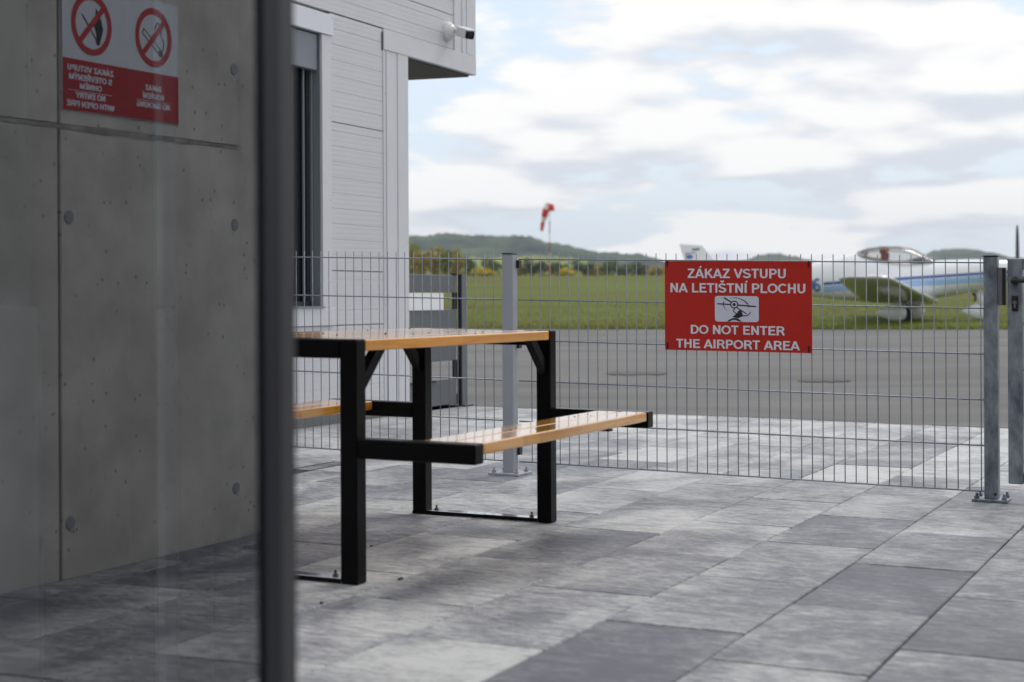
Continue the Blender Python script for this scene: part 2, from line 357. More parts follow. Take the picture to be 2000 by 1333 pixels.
    acute = [(0.02, 1.10), (0.13, 1.27)]; caron = [(-0.13, 1.27), (0.0, 1.12), (0.13, 1.27)]
    for ch, base, ac in (('\u00c1', 'A', acute), ('\u00cd', 'I', acute), ('\u00dd', 'Y', acute), ('\u0160', 'S', caron), ('\u0158', 'R', caron), ('\u011a', 'E', caron)):
        w, st = G[base]; G[ch] = (w, st+[[(w/2+x, y) for x, y in ac]])
_mkfont()
def text_mesh(body, m, x0, x1, y0, y1, bold=0.0):
    """heavy grotesque capitals drawn from strokes: width fitted to x0..x1, capital height to y0..y1"""
    W = sum(GLY[ch][0] for ch in body)-0.14; kx = (x1-x0)/W; ky = y1-y0
    f = Flat(); cx = -0.07
    for ch in body:
        w, sts = GLY[ch]
        for st in sts:
            acc = max(p[1] for p in st) > 1.05 and min(p[1] for p in st) > 1.02
            wd = 2*T_*(0.8 if acc else 1)*(1+bold)
            pts = [(cx+px, py) for px, py in st]
            f.stroke(pts, wd)
            if len(pts) > 2:
                for p in pts[1:-1]: f.disc(p, wd/2, 8)
        cx += w
    me = bpy.data.meshes.new('lettering'); me.from_pydata([(x0+x*kx, y0+y*ky, z) for x, y, z in f.v], [], f.f); me.materials.append(m); return me

# ------------------------------------------------------------------ ground, road, grass, hills
def grid_sheet(name, xs, ys, zf, m, kind='structure'):
    vs = []; fs = []
    for y in ys:
        for x in xs: vs.append((x, y, zf(x, y)))
    n = len(xs)
    for j in range(len(ys)-1):
        for i in range(n-1): fs.append((j*n+i, j*n+i+1, (j+1)*n+i+1, (j+1)*n+i))
    me = bpy.data.meshes.new(name); me.from_pydata(vs, [], fs); me.materials.append(m)
    o = link(name, me, None); o['kind'] = kind; return o
FLAT = -0.13
ASPH = mat('old_asphalt', (0.150, 0.145, 0.141), 0.85, spec=0.3, var=0.24, vscale=0.8, bump=0.6, bscale=120, stretch=(0.35, 1.3, 1), detail=12)
def asz(c, s):
    t = min(1, max(0, (s-11.45)/9)); t = t*t*(3-2*t)
    p = loc(c, s, -0.012); return p.x, p.y, p.z*(1-t) + (FLAT-0.006)*t
vs = []; fs = []; cs = np.linspace(-40, 60, 61); ss = np.concatenate([np.linspace(11.452, 22, 23), np.linspace(24, 60, 10)])
for s in ss:
    for c in cs: vs.append(asz(c, s))
for j in range(len(ss)-1):
    for i in range(len(cs)-1):
        fs.append((j*61+i, j*61+i+1, (j+1)*61+i+1, (j+1)*61+i))
me = bpy.data.meshes.new('road'); me.from_pydata(vs, [], fs); me.materials.append(ASPH)
tag(link('apron_road', me), kind='structure', label='grey asphalt taxiway apron beyond the paving')

vs = []; fs = []; c = -8.0; k = 0
while c < 5:
    si = 11.448-random.uniform(0, 0.028); vs += [tuple(loc(c, si, 0.0025)), tuple(loc(c+0.01, 11.47, 0.002)), tuple(loc(c+0.01, 11.56, -0.0115))]; c += random.uniform(0.012, 0.03); k += 1
for i in range(k-1):
    for q in (0, 1): fs.append((3*i+q, 3*i+3+q, 3*i+4+q, 3*i+1+q))
me = bpy.data.meshes.new('road_edge'); me.from_pydata(vs, [], fs); me.materials.append(ASPH)
tag(link('road_edge', me), kind='structure', label='ragged asphalt edge lapping onto the paving')
GRASS = mat('meadow', (0.092, 0.128, 0.018), 0.9, spec=0.1, var=0.3, vscale=0.30, color2=(0.105, 0.088, 0.024), bump=0.8, bscale=30, stretch=(0.3, 0.55, 1), detail=9)
def field_z(y):
    t = min(1, max(0, (y-40)/110)); return FLAT+0.004+(0.87-FLAT)*t*t*(3-2*t)
FAR = 0.87
def edge_y(x): return 31.2 - 0.17*(x-4) + 0.06*math.sin(x*1.7)+0.04*math.sin(x*4.1)
nx = 90; vs = []; fs = []
xs = np.linspace(-60, 90, nx); fr = [0, 0.5, 1.5, 4, 8, 14, 20, 30, 40, 52, 64, 76, 90, 105, 125, 180, 300, 700, 1400, 3200]
for f_ in fr:
    for x in xs:
        k = 1+f_/40
        vs.append((x*k, edge_y(x)+f_, field_z(edge_y(x)+f_)+min(0.03, f_*0.02)))
for j in range(len(fr)-1):
    for i in range(nx-1): fs.append((j*nx+i, j*nx+i+1, (j+1)*nx+i+1, (j+1)*nx+i))
me = bpy.data.meshes.new('grass_field'); me.from_pydata(vs, [], fs); me.materials.append(GRASS)
tag(link('grass_field', me), kind='structure', label='flat green airfield grass stretching to the hills')
# grass blades near the taxiway edge
nb = 45000
bx = rng.uniform(-6, 18, nb); by = 31.15 - 0.17*(bx-4) + rng.random(nb)**1.5*30
bh = rng.uniform(0.02, 0.07, nb); an = rng.uniform(0, math.pi, nb); wd = 0.012
le = rng.uniform(-0.03, 0.03, (nb, 2))
gz = np.array([field_z(v) for v in by]); V = np.zeros((nb, 3, 3)); V[:, 0] = np.stack([bx-wd*np.cos(an), by-wd*np.sin(an), gz], 1)
V[:, 1] = np.stack([bx+wd*np.cos(an), by+wd*np.sin(an), gz], 1); V[:, 2] = np.stack([bx+le[:, 0], by+le[:, 1], gz+0.015+bh], 1)
me = bpy.data.meshes.new('grass_blades'); me.from_pydata(V.reshape(-1, 3).tolist(), [], np.arange(nb*3).reshape(-1, 3).tolist())
me.materials.append(mat('grass_blade', (0.150, 0.205, 0.030), 0.8, spec=0.15, var=0.3, vscale=0.4, color2=(0.165, 0.145, 0.035)))
tag(link('grass_blades', me), label='short green grass along the taxiway edge', cat='grass', kind='stuff')

# ground base under everything near
BASE = mat('sub_base', (0.10, 0.098, 0.095), 0.95)
vs = [tuple(loc(c, s, -0.06)) for c, s in ((-14, -14), (14, -14), (14, 11.47), (-14, 11.47))]
me = bpy.data.meshes.new('ground'); me.from_pydata(vs, [], [(0, 1, 2, 3)]); me.materials.append(BASE)
tag(link('ground', me), kind='structure')
vs = [(-9000, -9000, -0.9), (9000, -9000, -0.9), (9000, 9000, -0.9), (-9000, 9000, -0.9)]
me = bpy.data.meshes.new('terrain'); me.from_pydata(vs, [], [(0, 1, 2, 3)]); me.materials.append(mat('far_terrain', (0.075, 0.095, 0.03), 0.95, var=0.2, vscale=0.004))
tag(link('terrain', me), kind='structure')

HILL = mat('wooded_hill', (0.082, 0.112, 0.055), 0.95, spec=0.1, var=0.4, vscale=0.016, color2=(0.008, 0.018, 0.026), detail=12, stretch=(1, 0.5, 2.2))
HILLF = mat('hill_meadow', (0.25, 0.27, 0.07), 0.95, spec=0.1, var=0.4, vscale=0.013, color2=(0.045, 0.07, 0.035), detail=8, stretch=(1, 0.6, 3))
def hill(name, D, ctrl, depth, m, label, rough=0.06, seed=1):
    rr = np.random.default_rng(seed); us = np.arange(-1800, 3900, 6.0)
    el = np.interp(us, [k for k, _ in ctrl], [e for _, e in ctrl])
    nz = np.zeros_like(us)
    for k in range(7):
        fq = 0.004*2**k; nz += np.sin(us*fq*6.28+rr.uniform(0, 6.28))*(0.7**k)
    prof = np.array([0, .18, .42, .68, .88, 1.0, .96, .7, .2, -.2]); dd = np.array([-1, -.8, -.6, -.4, -.2, 0, .2, .5, .8, 1.0])
    vs = []; fs = []; n = len(us)
    for j, (p, d) in enumerate(zip(prof, dd)):
        DD = D+d*depth
        for i, u in enumerate(us):
            e = el[i]*(1+rough*0.25*nz[i])
            wob = 1+0.10*math.sin(u*0.02+j*1.3)+0.06*math.sin(u*0.055+j*2.1) if 0 < p < 1 else 1
            z = H + e/3178*D*p*wob + (0 if p > 0 else -6)
            if p > 0.3: z += rr.uniform(-1, 1)*D*0.0007
            x = (u-1000)/3178*D*(1+0.3*d*depth/D); vs.append((x, DD, z-4*(1-p)))
    for j in range(len(prof)-1):
        for i in range(n-1): fs.append((j*n+i, j*n+i+1, (j+1)*n+i+1, (j+1)*n+i))
    me = bpy.data.meshes.new(name); me.from_pydata(vs, [], fs); me.materials.append(m)
    for p in me.polygons: p.use_smooth = True
    o = link(name, me); tag(o, label=label, kind='structure'); return o
hill('hill', 2500, [(-1800, 60), (-500, 95), (200, 60), (600, 66), (797, 79), (835, 80), (872, 86), (915, 81), (950, 79), (1000, 79), (1050, 71), (1090, 63), (1130, 53), (1180, 47), (1250, 42), (1300, 26), (1360, 12), (1450, 4), (3900, 0)], 700, HILL, 'long wooded hill ridge behind the windsock', seed=3)
hill('hill', 3600, [(-1800, 2), (1200, 6), (1400, 14), (1455, 30), (1490, 40), (1520, 42), (1560, 34), (1610, 20), (1700, 14), (1780, 22), (1835, 41), (1880, 48), (1905, 47), (1950, 34), (2050, 22), (2400, 40), (2900, 25), (3900, 30)], 700, HILL, 'distant blue grey hills behind the parked aeroplane', seed=5)
hill('hill', 1500, [(-1800, 28), (600, 38), (800, 52), (860, 46), (930, 36), (1000, 36), (1060, 40), (1110, 34), (1180, 22), (1260, 17), (1330, 11), (1450, 6), (1700, 7), (2000, 9), (3900, 18)], 420, HILLF, 'low sunlit meadow slope at the foot of the ridge', seed=9, rough=0.12)

# ------------------------------------------------------------------ paving
paving = thing('paving', loc(-2.3, 5.5, 0), 'grey concrete slab paving in running bond across the yard', 'paving')
del paving['category']; paving['kind'] = 'structure'
bedm = MB().box(-5.62, 1.312, -0.6, 11.45, -0.055, -0.012)
part('bedding', bedm, DARKJ, paving, kind=None)
PM = []
for v in range(3):
    mb = MB().box(-0.1976, 0.1976, -0.3976, 0.3976, -0.05, 0, 0.0035)
    PM.append(mb.mesh('paver', PAVER))
def tone(r, s):
    T = {0: [(3.369, .55), (4.169, .72), (4.969, .33), (5.769, .72), (6.569, .6)],
         1: [(2.965, .74), (3.765, .50), (4.565, .42), (5.365, .68), (6.165, .72), (6.965, .55)],
         2: [(3.38, .10), (4.18, .50), (4.98, .50), (5.78, .38), (6.58, .62)],
         3: [(3.849, .36), (4.649, .08), (5.449, .36), (6.249, .6)],
         4: [(3.4, .36), (4.18, .14), (4.98, .38), (5.78, .38)],
         -1: [(2.9, .62), (3.765, .7), (4.565, .72), (5.365, .5)]}
    for s0, t in T.get(r, []):
        if abs(s-s0) < 0.25: return t
    t = random.choice([.3, .42, .5, .55, .6, .66, .72, .8])
    if s > 7.4: t = min(0.95, t+0.14)  # grazing sky sheen put into the tone: slabs beyond the fence lighter
    return t
ncount = 0
for r in range(-9, 10):
    c0 = -2.434+0.4*r
    if c0 < -5.7: continue
    cut = r == 9
    ph = 0.175 if r % 2 == 0 else (0.565 if r < 2 else 0.649)
    k = 0; s = ph-0.8
    while s < 11.4:
        s0, s1 = max(s, -0.4), min(s+0.8, 11.447)
        if s1-s0 > 0.05:
            full = abs((s1-s0)-0.8) < 1e-3 and not cut
            if full: me = PM[ncount % 3]
            else:
                hl = (s1-s0)/2-0.0018; me = MB().box(-0.1976, -0.055 if cut else 0.1976, -hl, hl, -0.05, 0, 0.0035).mesh('paver', PAVER)
            o = bpy.data.objects.new('paver', me); col.objects.link(o); o.parent = paving
            p = loc(c0+0.2, (s0+s1)/2, random.uniform(-0.0012, 0.0012))
            o.location = p-paving.location
            jr = Matrix.Rotation(random.uniform(-0.0016, 0.0016), 3, 'X') @ Matrix.Rotation(random.uniform(-0.0016, 0.0016), 3, 'Y') @ Matrix.Rotation(random.uniform(-0.0012, 0.0012), 3, 'Z')
            o.rotation_euler = (RG @ jr).to_euler()
            t = tone(r, s0); t = 0.52+(t-0.52)*0.9; o.color = (t, t, t, 1); ncount += 1
        s += 0.8

# drainage channel at the left
dr = thing('drainage_channel', loc(-4.33, 6.0, 0), 'narrow dark slot drain let into the paving left of the table', 'drain')
mb = MB(); mb.box(-4.395, -4.385, 3.0, 7.36, -0.02, 0.003); mb.box(-4.285, -4.275, 3.0, 7.36, -0.02, 0.003)
part('channel_edge', mb, RUBBER, dr)
cbox('channel_floor', -4.385, -4.285, 3.0, 7.35, -0.012, -0.006, RUBBER, dr, 0)
gm = MB().box(-0.05, 0.05, -0.004, 0.004, -0.006, 0.0015).mesh('grate_bar', mat('dark_grate', (0.018, 0.017, 0.015), 0.8), LM)
for i in range(150):
    link('grate_bar', gm, dr, loc(-4.335, 3.01+i*0.029, 0)-dr.location)

# ------------------------------------------------------------------ pale grey building
bl = thing('airfield_building', loc(-5.64, 9.5, 0), 'pale grey clad building with overhanging upper corner and dark window', 'building')
WC = -5.64
def siding(s0, s1, h0, h1, top):
    """one sandwich panel: face with V grooves at .058+.1045k below its top seam"""
    g = []; z = top-0.058
    while z > h0+0.01:
        if z < h1-0.01: g.append(z)
        z -= 0.1045
        pr = [(h0+0.0032, -0.04), (h0+0.0032, 0)]
    for z in sorted(g): pr += [(z-0.0028, 0), (z, -0.0032), (z+0.0028, 0)]
    pr += [(h1-0.0032, 0), (h1-0.0032, -0.04)]
    b = MB(); vs = []
    for s in (s0, s1): vs.append([b.bm.verts.new((WC+d, s, z)) for z, d in pr])
    for i in range(len(pr)-1): b.bm.faces.new((vs[0][i], vs[1][i], vs[1][i+1], vs[0][i+1]))
    b.bm.faces.new(vs[0]); b.bm.faces.new(list(reversed(vs[1])))
    part('siding_panel', b, SID, bl)
WL, WR = 8.10, 9.295           # window opening
siding(5.2, 10.14, 0.10, 0.66, 1.03)
siding(9.42, 10.14, 0.66, 1.03, 1.03); siding(9.42, 10.14, 1.03, 2.03, 2.03); siding(9.42, 10.14, 2.03, 2.76, 3.03)
siding(5.2, WL-0.12, 0.66, 1.03, 1.03); siding(5.2, WL-0.12, 1.03, 2.03, 2.03); siding(5.2, WL-0.12, 2.03, 2.74, 3.03)
siding(5.2, 11.272, 2.765, 3.03, 3.03); siding(5.2, 11.272, 3.03, 4.03, 4.03)
# backing body
b = MB(); b.box(-9.5, WC-0.20, 5.2, 10.49, 0.10, 2.60); b.box(-9.5, WC-0.045, 5.2, 11.62, 2.62, 4.6)
b.box(WC-0.20, WC-0.045, 5.2, WL, 0.10, 2.60); b.box(WC-0.20, WC-0.045, WR, 10.49, 0.10, 2.60); b.box(WC-0.20, WC-0.045, WL, WR, 0.10, 0.78)
part('wall', b, SID, bl)
cbox('plinth', -9.4, WC-0.03, 5.2, 10.47, -0.02, 0.10, mat('plinth_render', (0.22, 0.22, 0.22), 0.8, var=0.1), bl, 0)
cbox('corner_trim', WC-0.03, WC+0.006, 10.142, 10.345, 0.08, 2.612, TRIM, bl, 0.002)
cbox('corner_trim', WC-0.20, WC+0.010, 10.349, 10.509, 0.08, 2.612, TRIM, bl, 0.002)
part('trim_fold', MB().box(WC+0.0065, WC+0.012, 10.18, 10.21, 0.08, 2.61, 0.002), TRIM, bl)
b = MB().box(WC-0.03, WC+0.014, 10.142, 11.643, 2.612, 2.760, 0.002)
part('fascia', b, TRIM, bl)
cbox('fascia_end_gap', WC-0.03, WC+0.004, 10.126, 10.141, 2.605, 2.735, DFR, bl, 0)
cbox('upper_corner_trim', WC-0.03, WC+0.008, 11.275, 11.48, 2.762, 4.6, TRIM, bl, 0.002)
cbox('upper_corner_trim', WC-0.035, WC+0.012, 11.484, 11.643, 2.762, 4.6, TRIM, bl, 0.002)
part('trim_fold', MB().box(WC+0.0085, WC+0.014, 11.40, 11.42, 2.763, 4.6, 0.002), TRIM, bl)
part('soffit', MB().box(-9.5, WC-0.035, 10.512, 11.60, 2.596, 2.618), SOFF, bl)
cbox('end_wall_trim', -9.5, WC-0.04, 11.622, 11.640, 2.61, 4.6, TRIM, bl, 0)
rv = MB().sphere((0, 0, 0), 0.004, 0.5, 1, 1, 8, 6).mesh('rivet', GALV, LM, smooth=True)
for c_, s_, hs_ in ((WC+0.006, 10.16, (0.3, 0.8, 1.3, 1.8, 2.3)), (WC+0.010, 10.49, (0.25, 0.75, 1.25, 1.75, 2.25)), (WC+0.008, 11.29, (2.95, 3.3)), (WC+0.012, 9.40, (0.95, 1.5, 2.05, 2.5))):
    for h_ in hs_: link('rivet', rv, bl, loc(c_, s_, h_)-bl.location)
for s_ in (8.4, 8.8, 9.2, 9.41): link('rivet', rv, bl, loc(WC+0.022, s_, 2.72)-bl.location)
for s_ in (10.3, 10.7, 11.1, 11.5): link('rivet', rv, bl, loc(WC+0.014, s_, 2.745)-bl.location)
# window
cbox('lintel_trim', WC-0.02, WC+0.022, WL-0.16, 9.433, 2.601, 2.739, mat('bright_lintel', (0.70, 0.715, 0.77), 0.38), bl)
cbox('window_jamb_trim', WC-0.02, WC+0.012, WR+0.004, 9.419, 0.781, 2.599, TRIM, bl)
cbox('window_jamb_trim', WC-0.02, WC+0.012, WL-0.12, WL-0.004, 0.781, 2.599, TRIM, bl)
cbox('window_sill_trim', WC-0.02, WC+0.018, WL-0.14, 9.445, 0.661, 0.779, TRIM, bl)
win = link('window', MB().box(WC-0.13, WC-0.075, WL, WR, 0.78, 0.82).box(WC-0.13, WC-0.075, WL, WL+0.05, 0.82, 2.60).box(WC-0.13, WC-0.075, WR-0.05, WR, 0.82, 2.60)
           .box(WC-0.13, WC-0.075, WL+0.05, WR-0.05, 2.54, 2.60).box(WC-0.12, WC-0.085, 8.70, 8.74, 0.82, 2.54)
           .mesh('window', DFR, lambda v: LM(v)-bl.location), bl)
def sub(name, mb, m, par):
    return link(name, mb.mesh(name, m, lambda v: LM(v)-bl.location), par)
sub('reveal', MB().box(WC-0.075, WC-0.004, WR-0.004, WR+0.003, 0.79, 2.6), REV, win)
sub('pane', MB().box(WC-0.108, WC-0.102, WL+0.05, 8.70, 0.82, 2.54).box(WC-0.108, WC-0.102, 8.74, WR-0.05, 0.82, 2.54), DGLASS, win)
sub('shutter_rail', MB().box(WC-0.070, WC-0.052, WR-0.03, WR-0.012, 0.82, 2.36, 0.002), mat('shutter_rail', (0.18, 0.19, 0.21), 0.3), win)
sub('frame_edge', MB().box(WC-0.074, WC-0.060, WR-0.115, WR-0.105, 0.82, 2.36, 0.001), mat('light_edge', (0.25, 0.27, 0.30), 0.3), win)
sub('sill', MB().box(WC-0.075, WC+0.03, WL, WR, 0.779, 0.79), REV, win)
cbox('shutter_box', WC-0.065, WC-0.012, WL, 9.275, 2.352, 2.592, SHUT, bl, 0.004)

# security camera on the upper wall
cp = loc(WC, 11.16, 2.891)
sc_ = thing('security_camera', cp, 'white bullet camera on a round bracket at the building corner', 'camera')
def wdir(c, s, h): return loc(c, s, h)
out = wdir(1, 0, 0)
b = MB(); b.tube((0, 0, 0), out*0.028, 0.076, 0.076, 28); b.tube(out*0.028, out*0.050, 0.069, 0.058, 28); b.tube(out*0.050, out*0.066, 0.050, 0.036, 28)
link('mount', b.mesh('mount', CAMW, smooth=False), sc_)
j0 = out*0.066; j1 = wdir(0.105, 0.02, -0.004)
link('swivel_arm', MB().tube(j0, j1, 0.017, 0.015, 14).sphere(j1, 0.021).mesh('swivel_arm', CAMW, smooth=True), sc_)
# camera body: long rounded box aimed outwards and a little down
aim = wdir(0.60, -0.62, -0.30).normalized(); side = aim.cross(Vector((0, 0, 1))).normalized(); upv = side.cross(aim)
def cam_map(v): return j1 + side*v.x + aim*v.y + upv*v.z
aim = wdir(0.62, -0.42, -0.22).normalized(); side = aim.cross(Vector((0, 0, 1))).normalized(); upv = side.cross(aim)
link('body', MB().box(-0.036, 0.036, -0.01, 0.148, -0.036, 0.030, 0.014, 3).mesh('body', CAMW, cam_map), sc_)
link('sun_shield', MB().box(-0.040, 0.040, -0.015, 0.165, 0.028, 0.040, 0.004, 2).mesh('sun_shield', mat('bright_camera_plastic', (0.82, 0.83, 0.84), 0.3), cam_map), sc_)
lens = link('front_glass', MB().box(-0.034, 0.034, 0.148, 0.155, -0.034, 0.028, 0.012, 3).mesh('front_glass', mat('camera_glass', (0.006, 0.007, 0.008), 0.08), cam_map), sc_)
link('lens', MB().tube((0, 0.155, 0), (0, 0.158, 0), 0.017, 0.017, 20).mesh('lens', RUBBER, cam_map), lens)

# ------------------------------------------------------------------ dark board fence behind the building
df = thing('board_fence', loc(-5.65, 11.0, 0), 'dark grey horizontal board fence between building corner and black post', 'fence')
for h0, h1 in ((0.888, 1.020), (0.562, 0.757), (0.362, 0.558), (0.024, 0.222)):
    cbox('board', -5.675, -5.650, 10.515, 11.315, h0, h1, FEN, df, 0.003)
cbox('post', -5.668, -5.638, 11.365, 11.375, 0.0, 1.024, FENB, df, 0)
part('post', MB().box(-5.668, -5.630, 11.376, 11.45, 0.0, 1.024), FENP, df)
for h0, h1 in ((0.757, 0.886), (0.224, 0.362), (0.02, 0.10)): part('board_bracket', MB().box(-5.672, -5.655, 11.285, 11.345, h0, h1), FENB, df)
cbox('post_cap', -5.68, -5.63, 11.28, 11.38, 1.024, 1.034, FENB, df, 0)
cbox('foot_plate', -5.73, -5.58, 11.32, 11.47, 0.0, 0.012, FENB, df, 0.001)
part('latch_bar', MB().box(-5.650, -5.640, 10.52, 10.95, 0.205, 0.222), FENB, df)
ws = cbox('blank_sign', -5.6485, -5.644, 10.50, 11.088, 0.752, 0.881, WHITEP, None, 0.001)
tag(ws, 'blank white rectangular plate on the dark board fence', 'sign')

# ------------------------------------------------------------------ mesh fence
FS = 7.33
GH = 'mesh fence panels'
def fence_panel(cL, cR, label, cw0, hb0, hb1):
    """cL..cR extents, hb0/hb1 height of bottom wire at the two ends"""
    P = loc((cL+cR)/2, FS, 0); t = thing('mesh_fence_panel', P, label, 'fence', GH)
    vm = MB().tube((0, 0, 0), (0, 0, 1.036), 0.0025, n=6).mesh('vertical_wire', WIRE, smooth=True)
    n = int((cR-cL-0.01)/0.05+1e-6); c = cw0
    while c < cR+1e-6:
        k = (c-cL)/(cR-cL); hb = hb0+(hb1-hb0)*k
        link('vertical_wire', vm, t, loc(c, FS, hb-0.003)-P)
        c += 0.05
    for k in range(6):
        b = MB()
        for ds in (-0.0065, 0.0065):
            b.tube(loc(cL, FS+ds, hb0+0.2*k)-P, loc(cR, FS+ds, hb1+0.2*k)-P, 0.0032, n=6)
        link('horizontal_wire', b.mesh('horizontal_wire', WIRE, smooth=True), t)
    return t
fence_panel(-5.58, -3.372, 'grey wire mesh fence panel behind the picnic table, left of the pale post', -5.552, 0.080, 0.060)
fence_panel(-3.312, -1.085, 'grey wire mesh fence panel carrying the red sign, right of the pale post', -3.246, 0.0595, 0.045)
# left post, pale grey
lp = thing('fence_post', loc(-3.34, 7.28, 0), 'pale grey powder coated square fence post behind the picnic table', 'post')
cbox('post_tube', -3.372, -3.314, 7.255, 7.315, 0.010, 1.083, GREYPC, lp, 0.004)
cbox('cap', -3.373, -3.313, 7.254, 7.316, 1.083, 1.089, RUBBER, lp, 0.002)
cbox('base_plate', -3.425, -3.262, 7.20, 7.365, 0.0, 0.012, GREYPC, lp, 0.002)
b = MB()
for dc, ds in ((-0.06, -0.06), (0.06, -0.06), (0.06, 0.06), (-0.06, 0.06)):
    b.tube((-3.3435+dc, 7.2825+ds, 0.012), (-3.3435+dc, 7.2825+ds, 0.023), 0.011, n=6).tube((-3.3435+dc, 7.2825+ds, 0.023), (-3.3435+dc, 7.2825+ds, 0.036), 0.005, n=8)
part('bolt', b, GREYPC, lp)
for h in (1.035, 0.64, 0.115):
    cbox('wire_clip', -3.3135, -3.300, 7.300, 7.335, h-0.02, h+0.02, RUBBER, lp, 0.002)
# gate post, galvanised
gp = thing('gate_post', loc(-1.057, 7.39, 0), 'galvanised square gate post with base plate at the fence end', 'post')
cbox('post_tube', -1.087, -1.027, 7.345, 7.405, 0.010, 1.071, GALV, gp, 0.004)
cbox('cap', -1.088, -1.026, 7.344, 7.406, 1.071, 1.077, RUBBER, gp, 0.002)
cbox('base_plate', -1.135, -0.985, 7.305, 7.445, 0.0, 0.012, GALV, gp, 0.002)
b = MB()
for dc, ds in ((-0.058, -0.05), (0.058, -0.05), (0.058, 0.05), (-0.058, 0.05)):
    b.tube((-1.058+dc, 7.375+ds, 0.012), (-1.058+dc, 7.375+ds, 0.024), 0.012, n=6).tube((-1.058+dc, 7.375+ds, 0.024), (-1.058+dc, 7.375+ds, 0.038), 0.006, n=8)
part('bolt', b, GALV, gp)
part('drain_hole', MB().tube((-1.040, 7.3452, 0.032), (-1.040, 7.3435, 0.032), 0.006, n=12), RUBBER, gp)
cbox('lock_keep', -1.027, -0.994, 7.35, 7.395, 0.859, 1.024, mat('keep_steel', (0.16, 0.15, 0.155), 0.5, metal=0.2), gp, 0.002)
cbox('lock_keep_slot', -1.006, -0.9935, 7.345, 7.352, 0.862, 1.022, RUBBER, gp, 0)
# gate leaf
gl = thing('gate_leaf', loc(0.0, 7.37, 0.08), 'galvanised mesh gate leaf with black handle at the right edge', 'gate')
cbox('stile', -0.985, -0.922, 7.35, 7.40, 0.081, 1.065, GALV, gl, 0.004)
cbox('stile', 0.98, 1.04, 7.35, 7.40, 0.081, 1.065, GALV, gl, 0.004)
cbox('top_rail', -0.921, 0.979, 7.352, 7.398, 1.015, 1.064, GALV, gl, 0.003)
cbox('bottom_rail', -0.921, 0.979, 7.352, 7.398, 0.082, 0.13, GALV, gl, 0.003)
P = gl.location
vm = MB().tube((0, 0, 0), (0, 0, 0.886), 0.0025, n=6).mesh('vertical_wire', WIRE, smooth=True)
for i in range(38): link('vertical_wire', vm, gl, loc(-0.895+i*0.05, 7.375, 0.13)-P)
for k in range(5):
    link('horizontal_wire', MB().tube(loc(-0.922, 7.368, 0.18+0.2*k)-P, loc(0.98, 7.368, 0.18+0.2*k)-P, 0.0032, n=6).mesh('horizontal_wire', WIRE, smooth=True), gl)
hd = part('handle', MB().tube((-0.952, 7.35, 0.966), (-0.952, 7.335, 0.966), 0.017, n=20).tube((-0.952, 7.335, 0.966), (-0.952, 7.300, 0.966), 0.008, n=12).tube((-0.958, 7.300, 0.966), (-0.83, 7.300, 0.966), 0.0095, n=12).sphere((-0.955, 7.300, 0.966), 0.0105), RUBBER, gl, smooth=True)
kp = part('key_plate', MB().box(-0.967, -0.940, 7.342, 7.350, 0.834, 0.901, 0.0035, 3), RUBBER, gl)
link('key_cylinder', MB().tube((-0.9535, 7.342, 0.872), (-0.9535, 7.3395, 0.872), 0.0085, n=16).box(-0.9575, -0.9495, 7.3395, 7.342, 0.850, 0.872).mesh('key_cylinder', mat('brushed_nickel', (0.5, 0.48, 0.46), 0.3, metal=0.9), lambda v: LM(v)-P), kp)
# hinge post by the concrete wall
hp = thing('hinge_post', loc(1.09, 7.37, 0), 'galvanised hinge post carrying the gate beside the concrete wall', 'post')
cbox('post_tube', 1.06, 1.12, 7.345, 7.405, 0, 1.071, GALV, hp, 0.004)

# ------------------------------------------------------------------ red sign
SS = 7.3165
sg = thing('warning_sign', loc(-2.195, SS, 0.84), 'red airport no entry sign in Czech and English on the mesh fence', 'sign')
Q = sg.location
def on_sign(me, d=0.0025, name='lettering', m=None, par=None):
    for v in me.vertices: v.co = loc(v.co.x, SS-d-v.co.z, v.co.y)-Q
    return link(name, me, par or sg)
cbox('sign_board', -2.548, -1.841, SS-0.0015, SS+0.0015, 0.631, 1.0505, REDS, sg, 0.0006)
for body, x0, x1, y0, y1 in (('Z\u00c1KAZ VSTUPU', -2.432, -1.962, 0.9715, 1.0155), ('NA LETI\u0160TN\u00cd PLOCHU', -2.519, -1.871, 0.9035, 0.9475),
                             ('DO NOT ENTER', -2.419, -1.971, 0.7095, 0.7510), ('THE AIRPORT AREA', -2.489, -1.902, 0.6425, 0.6840)):
    on_sign(text_mesh(body, WTXT, x0, x1, y0, y1, bold=0.0))
def flat_poly(pts, m):
    b = MB(); vs = [b.bm.verts.new((x, y, 0)) for x, y in pts]; b.bm.faces.new(vs); return b
fl = Flat(); x0, x1, y0, y1, rr_ = -2.301, -2.090, 0.7685, 0.8885, 0.013
pts = []
for cx, cy, a in ((x1-rr_, y1-rr_, 0), (x0+rr_, y1-rr_, 90), (x0+rr_, y0+rr_, 180), (x1-rr_, y0+rr_, 270)):
    for i in range(6): pts.append((cx+rr_*math.cos(R(a+18*i)), cy+rr_*math.sin(R(a+18*i))))
fl.poly(pts); pg = on_sign(fl.mesh('pictogram_field', mat('pictogram_white', (0.64, 0.66, 0.76), 0.45)), 0.0025, 'pictogram')
kk = lambda x, y: (x0+(x-722)/540*(x1-x0), y1-(y-482)/333*(y1-y0))
f2 = Flat()
f2.ring((962, 592), 37, 50, 30); f2.disc((962, 592), 19)
f2.stroke([(752, 584), (914, 591)], 15); f2.stroke([(1012, 599), (1230, 615)], 16); f2.stroke([(834, 503), (925, 562)], 16); f2.stroke([(994, 632), (1110, 708)], 12)
f2.stroke([(915+0, 508), (985, 503), (1045, 520), (1095, 548), (1130, 585)], 3, 14); f2.stroke([(1136, 590), (1141, 635)], 9, 4)
f2.stroke([(834, 556), (826, 590), (836, 625), (853, 650), (876, 670)], 12, 3)
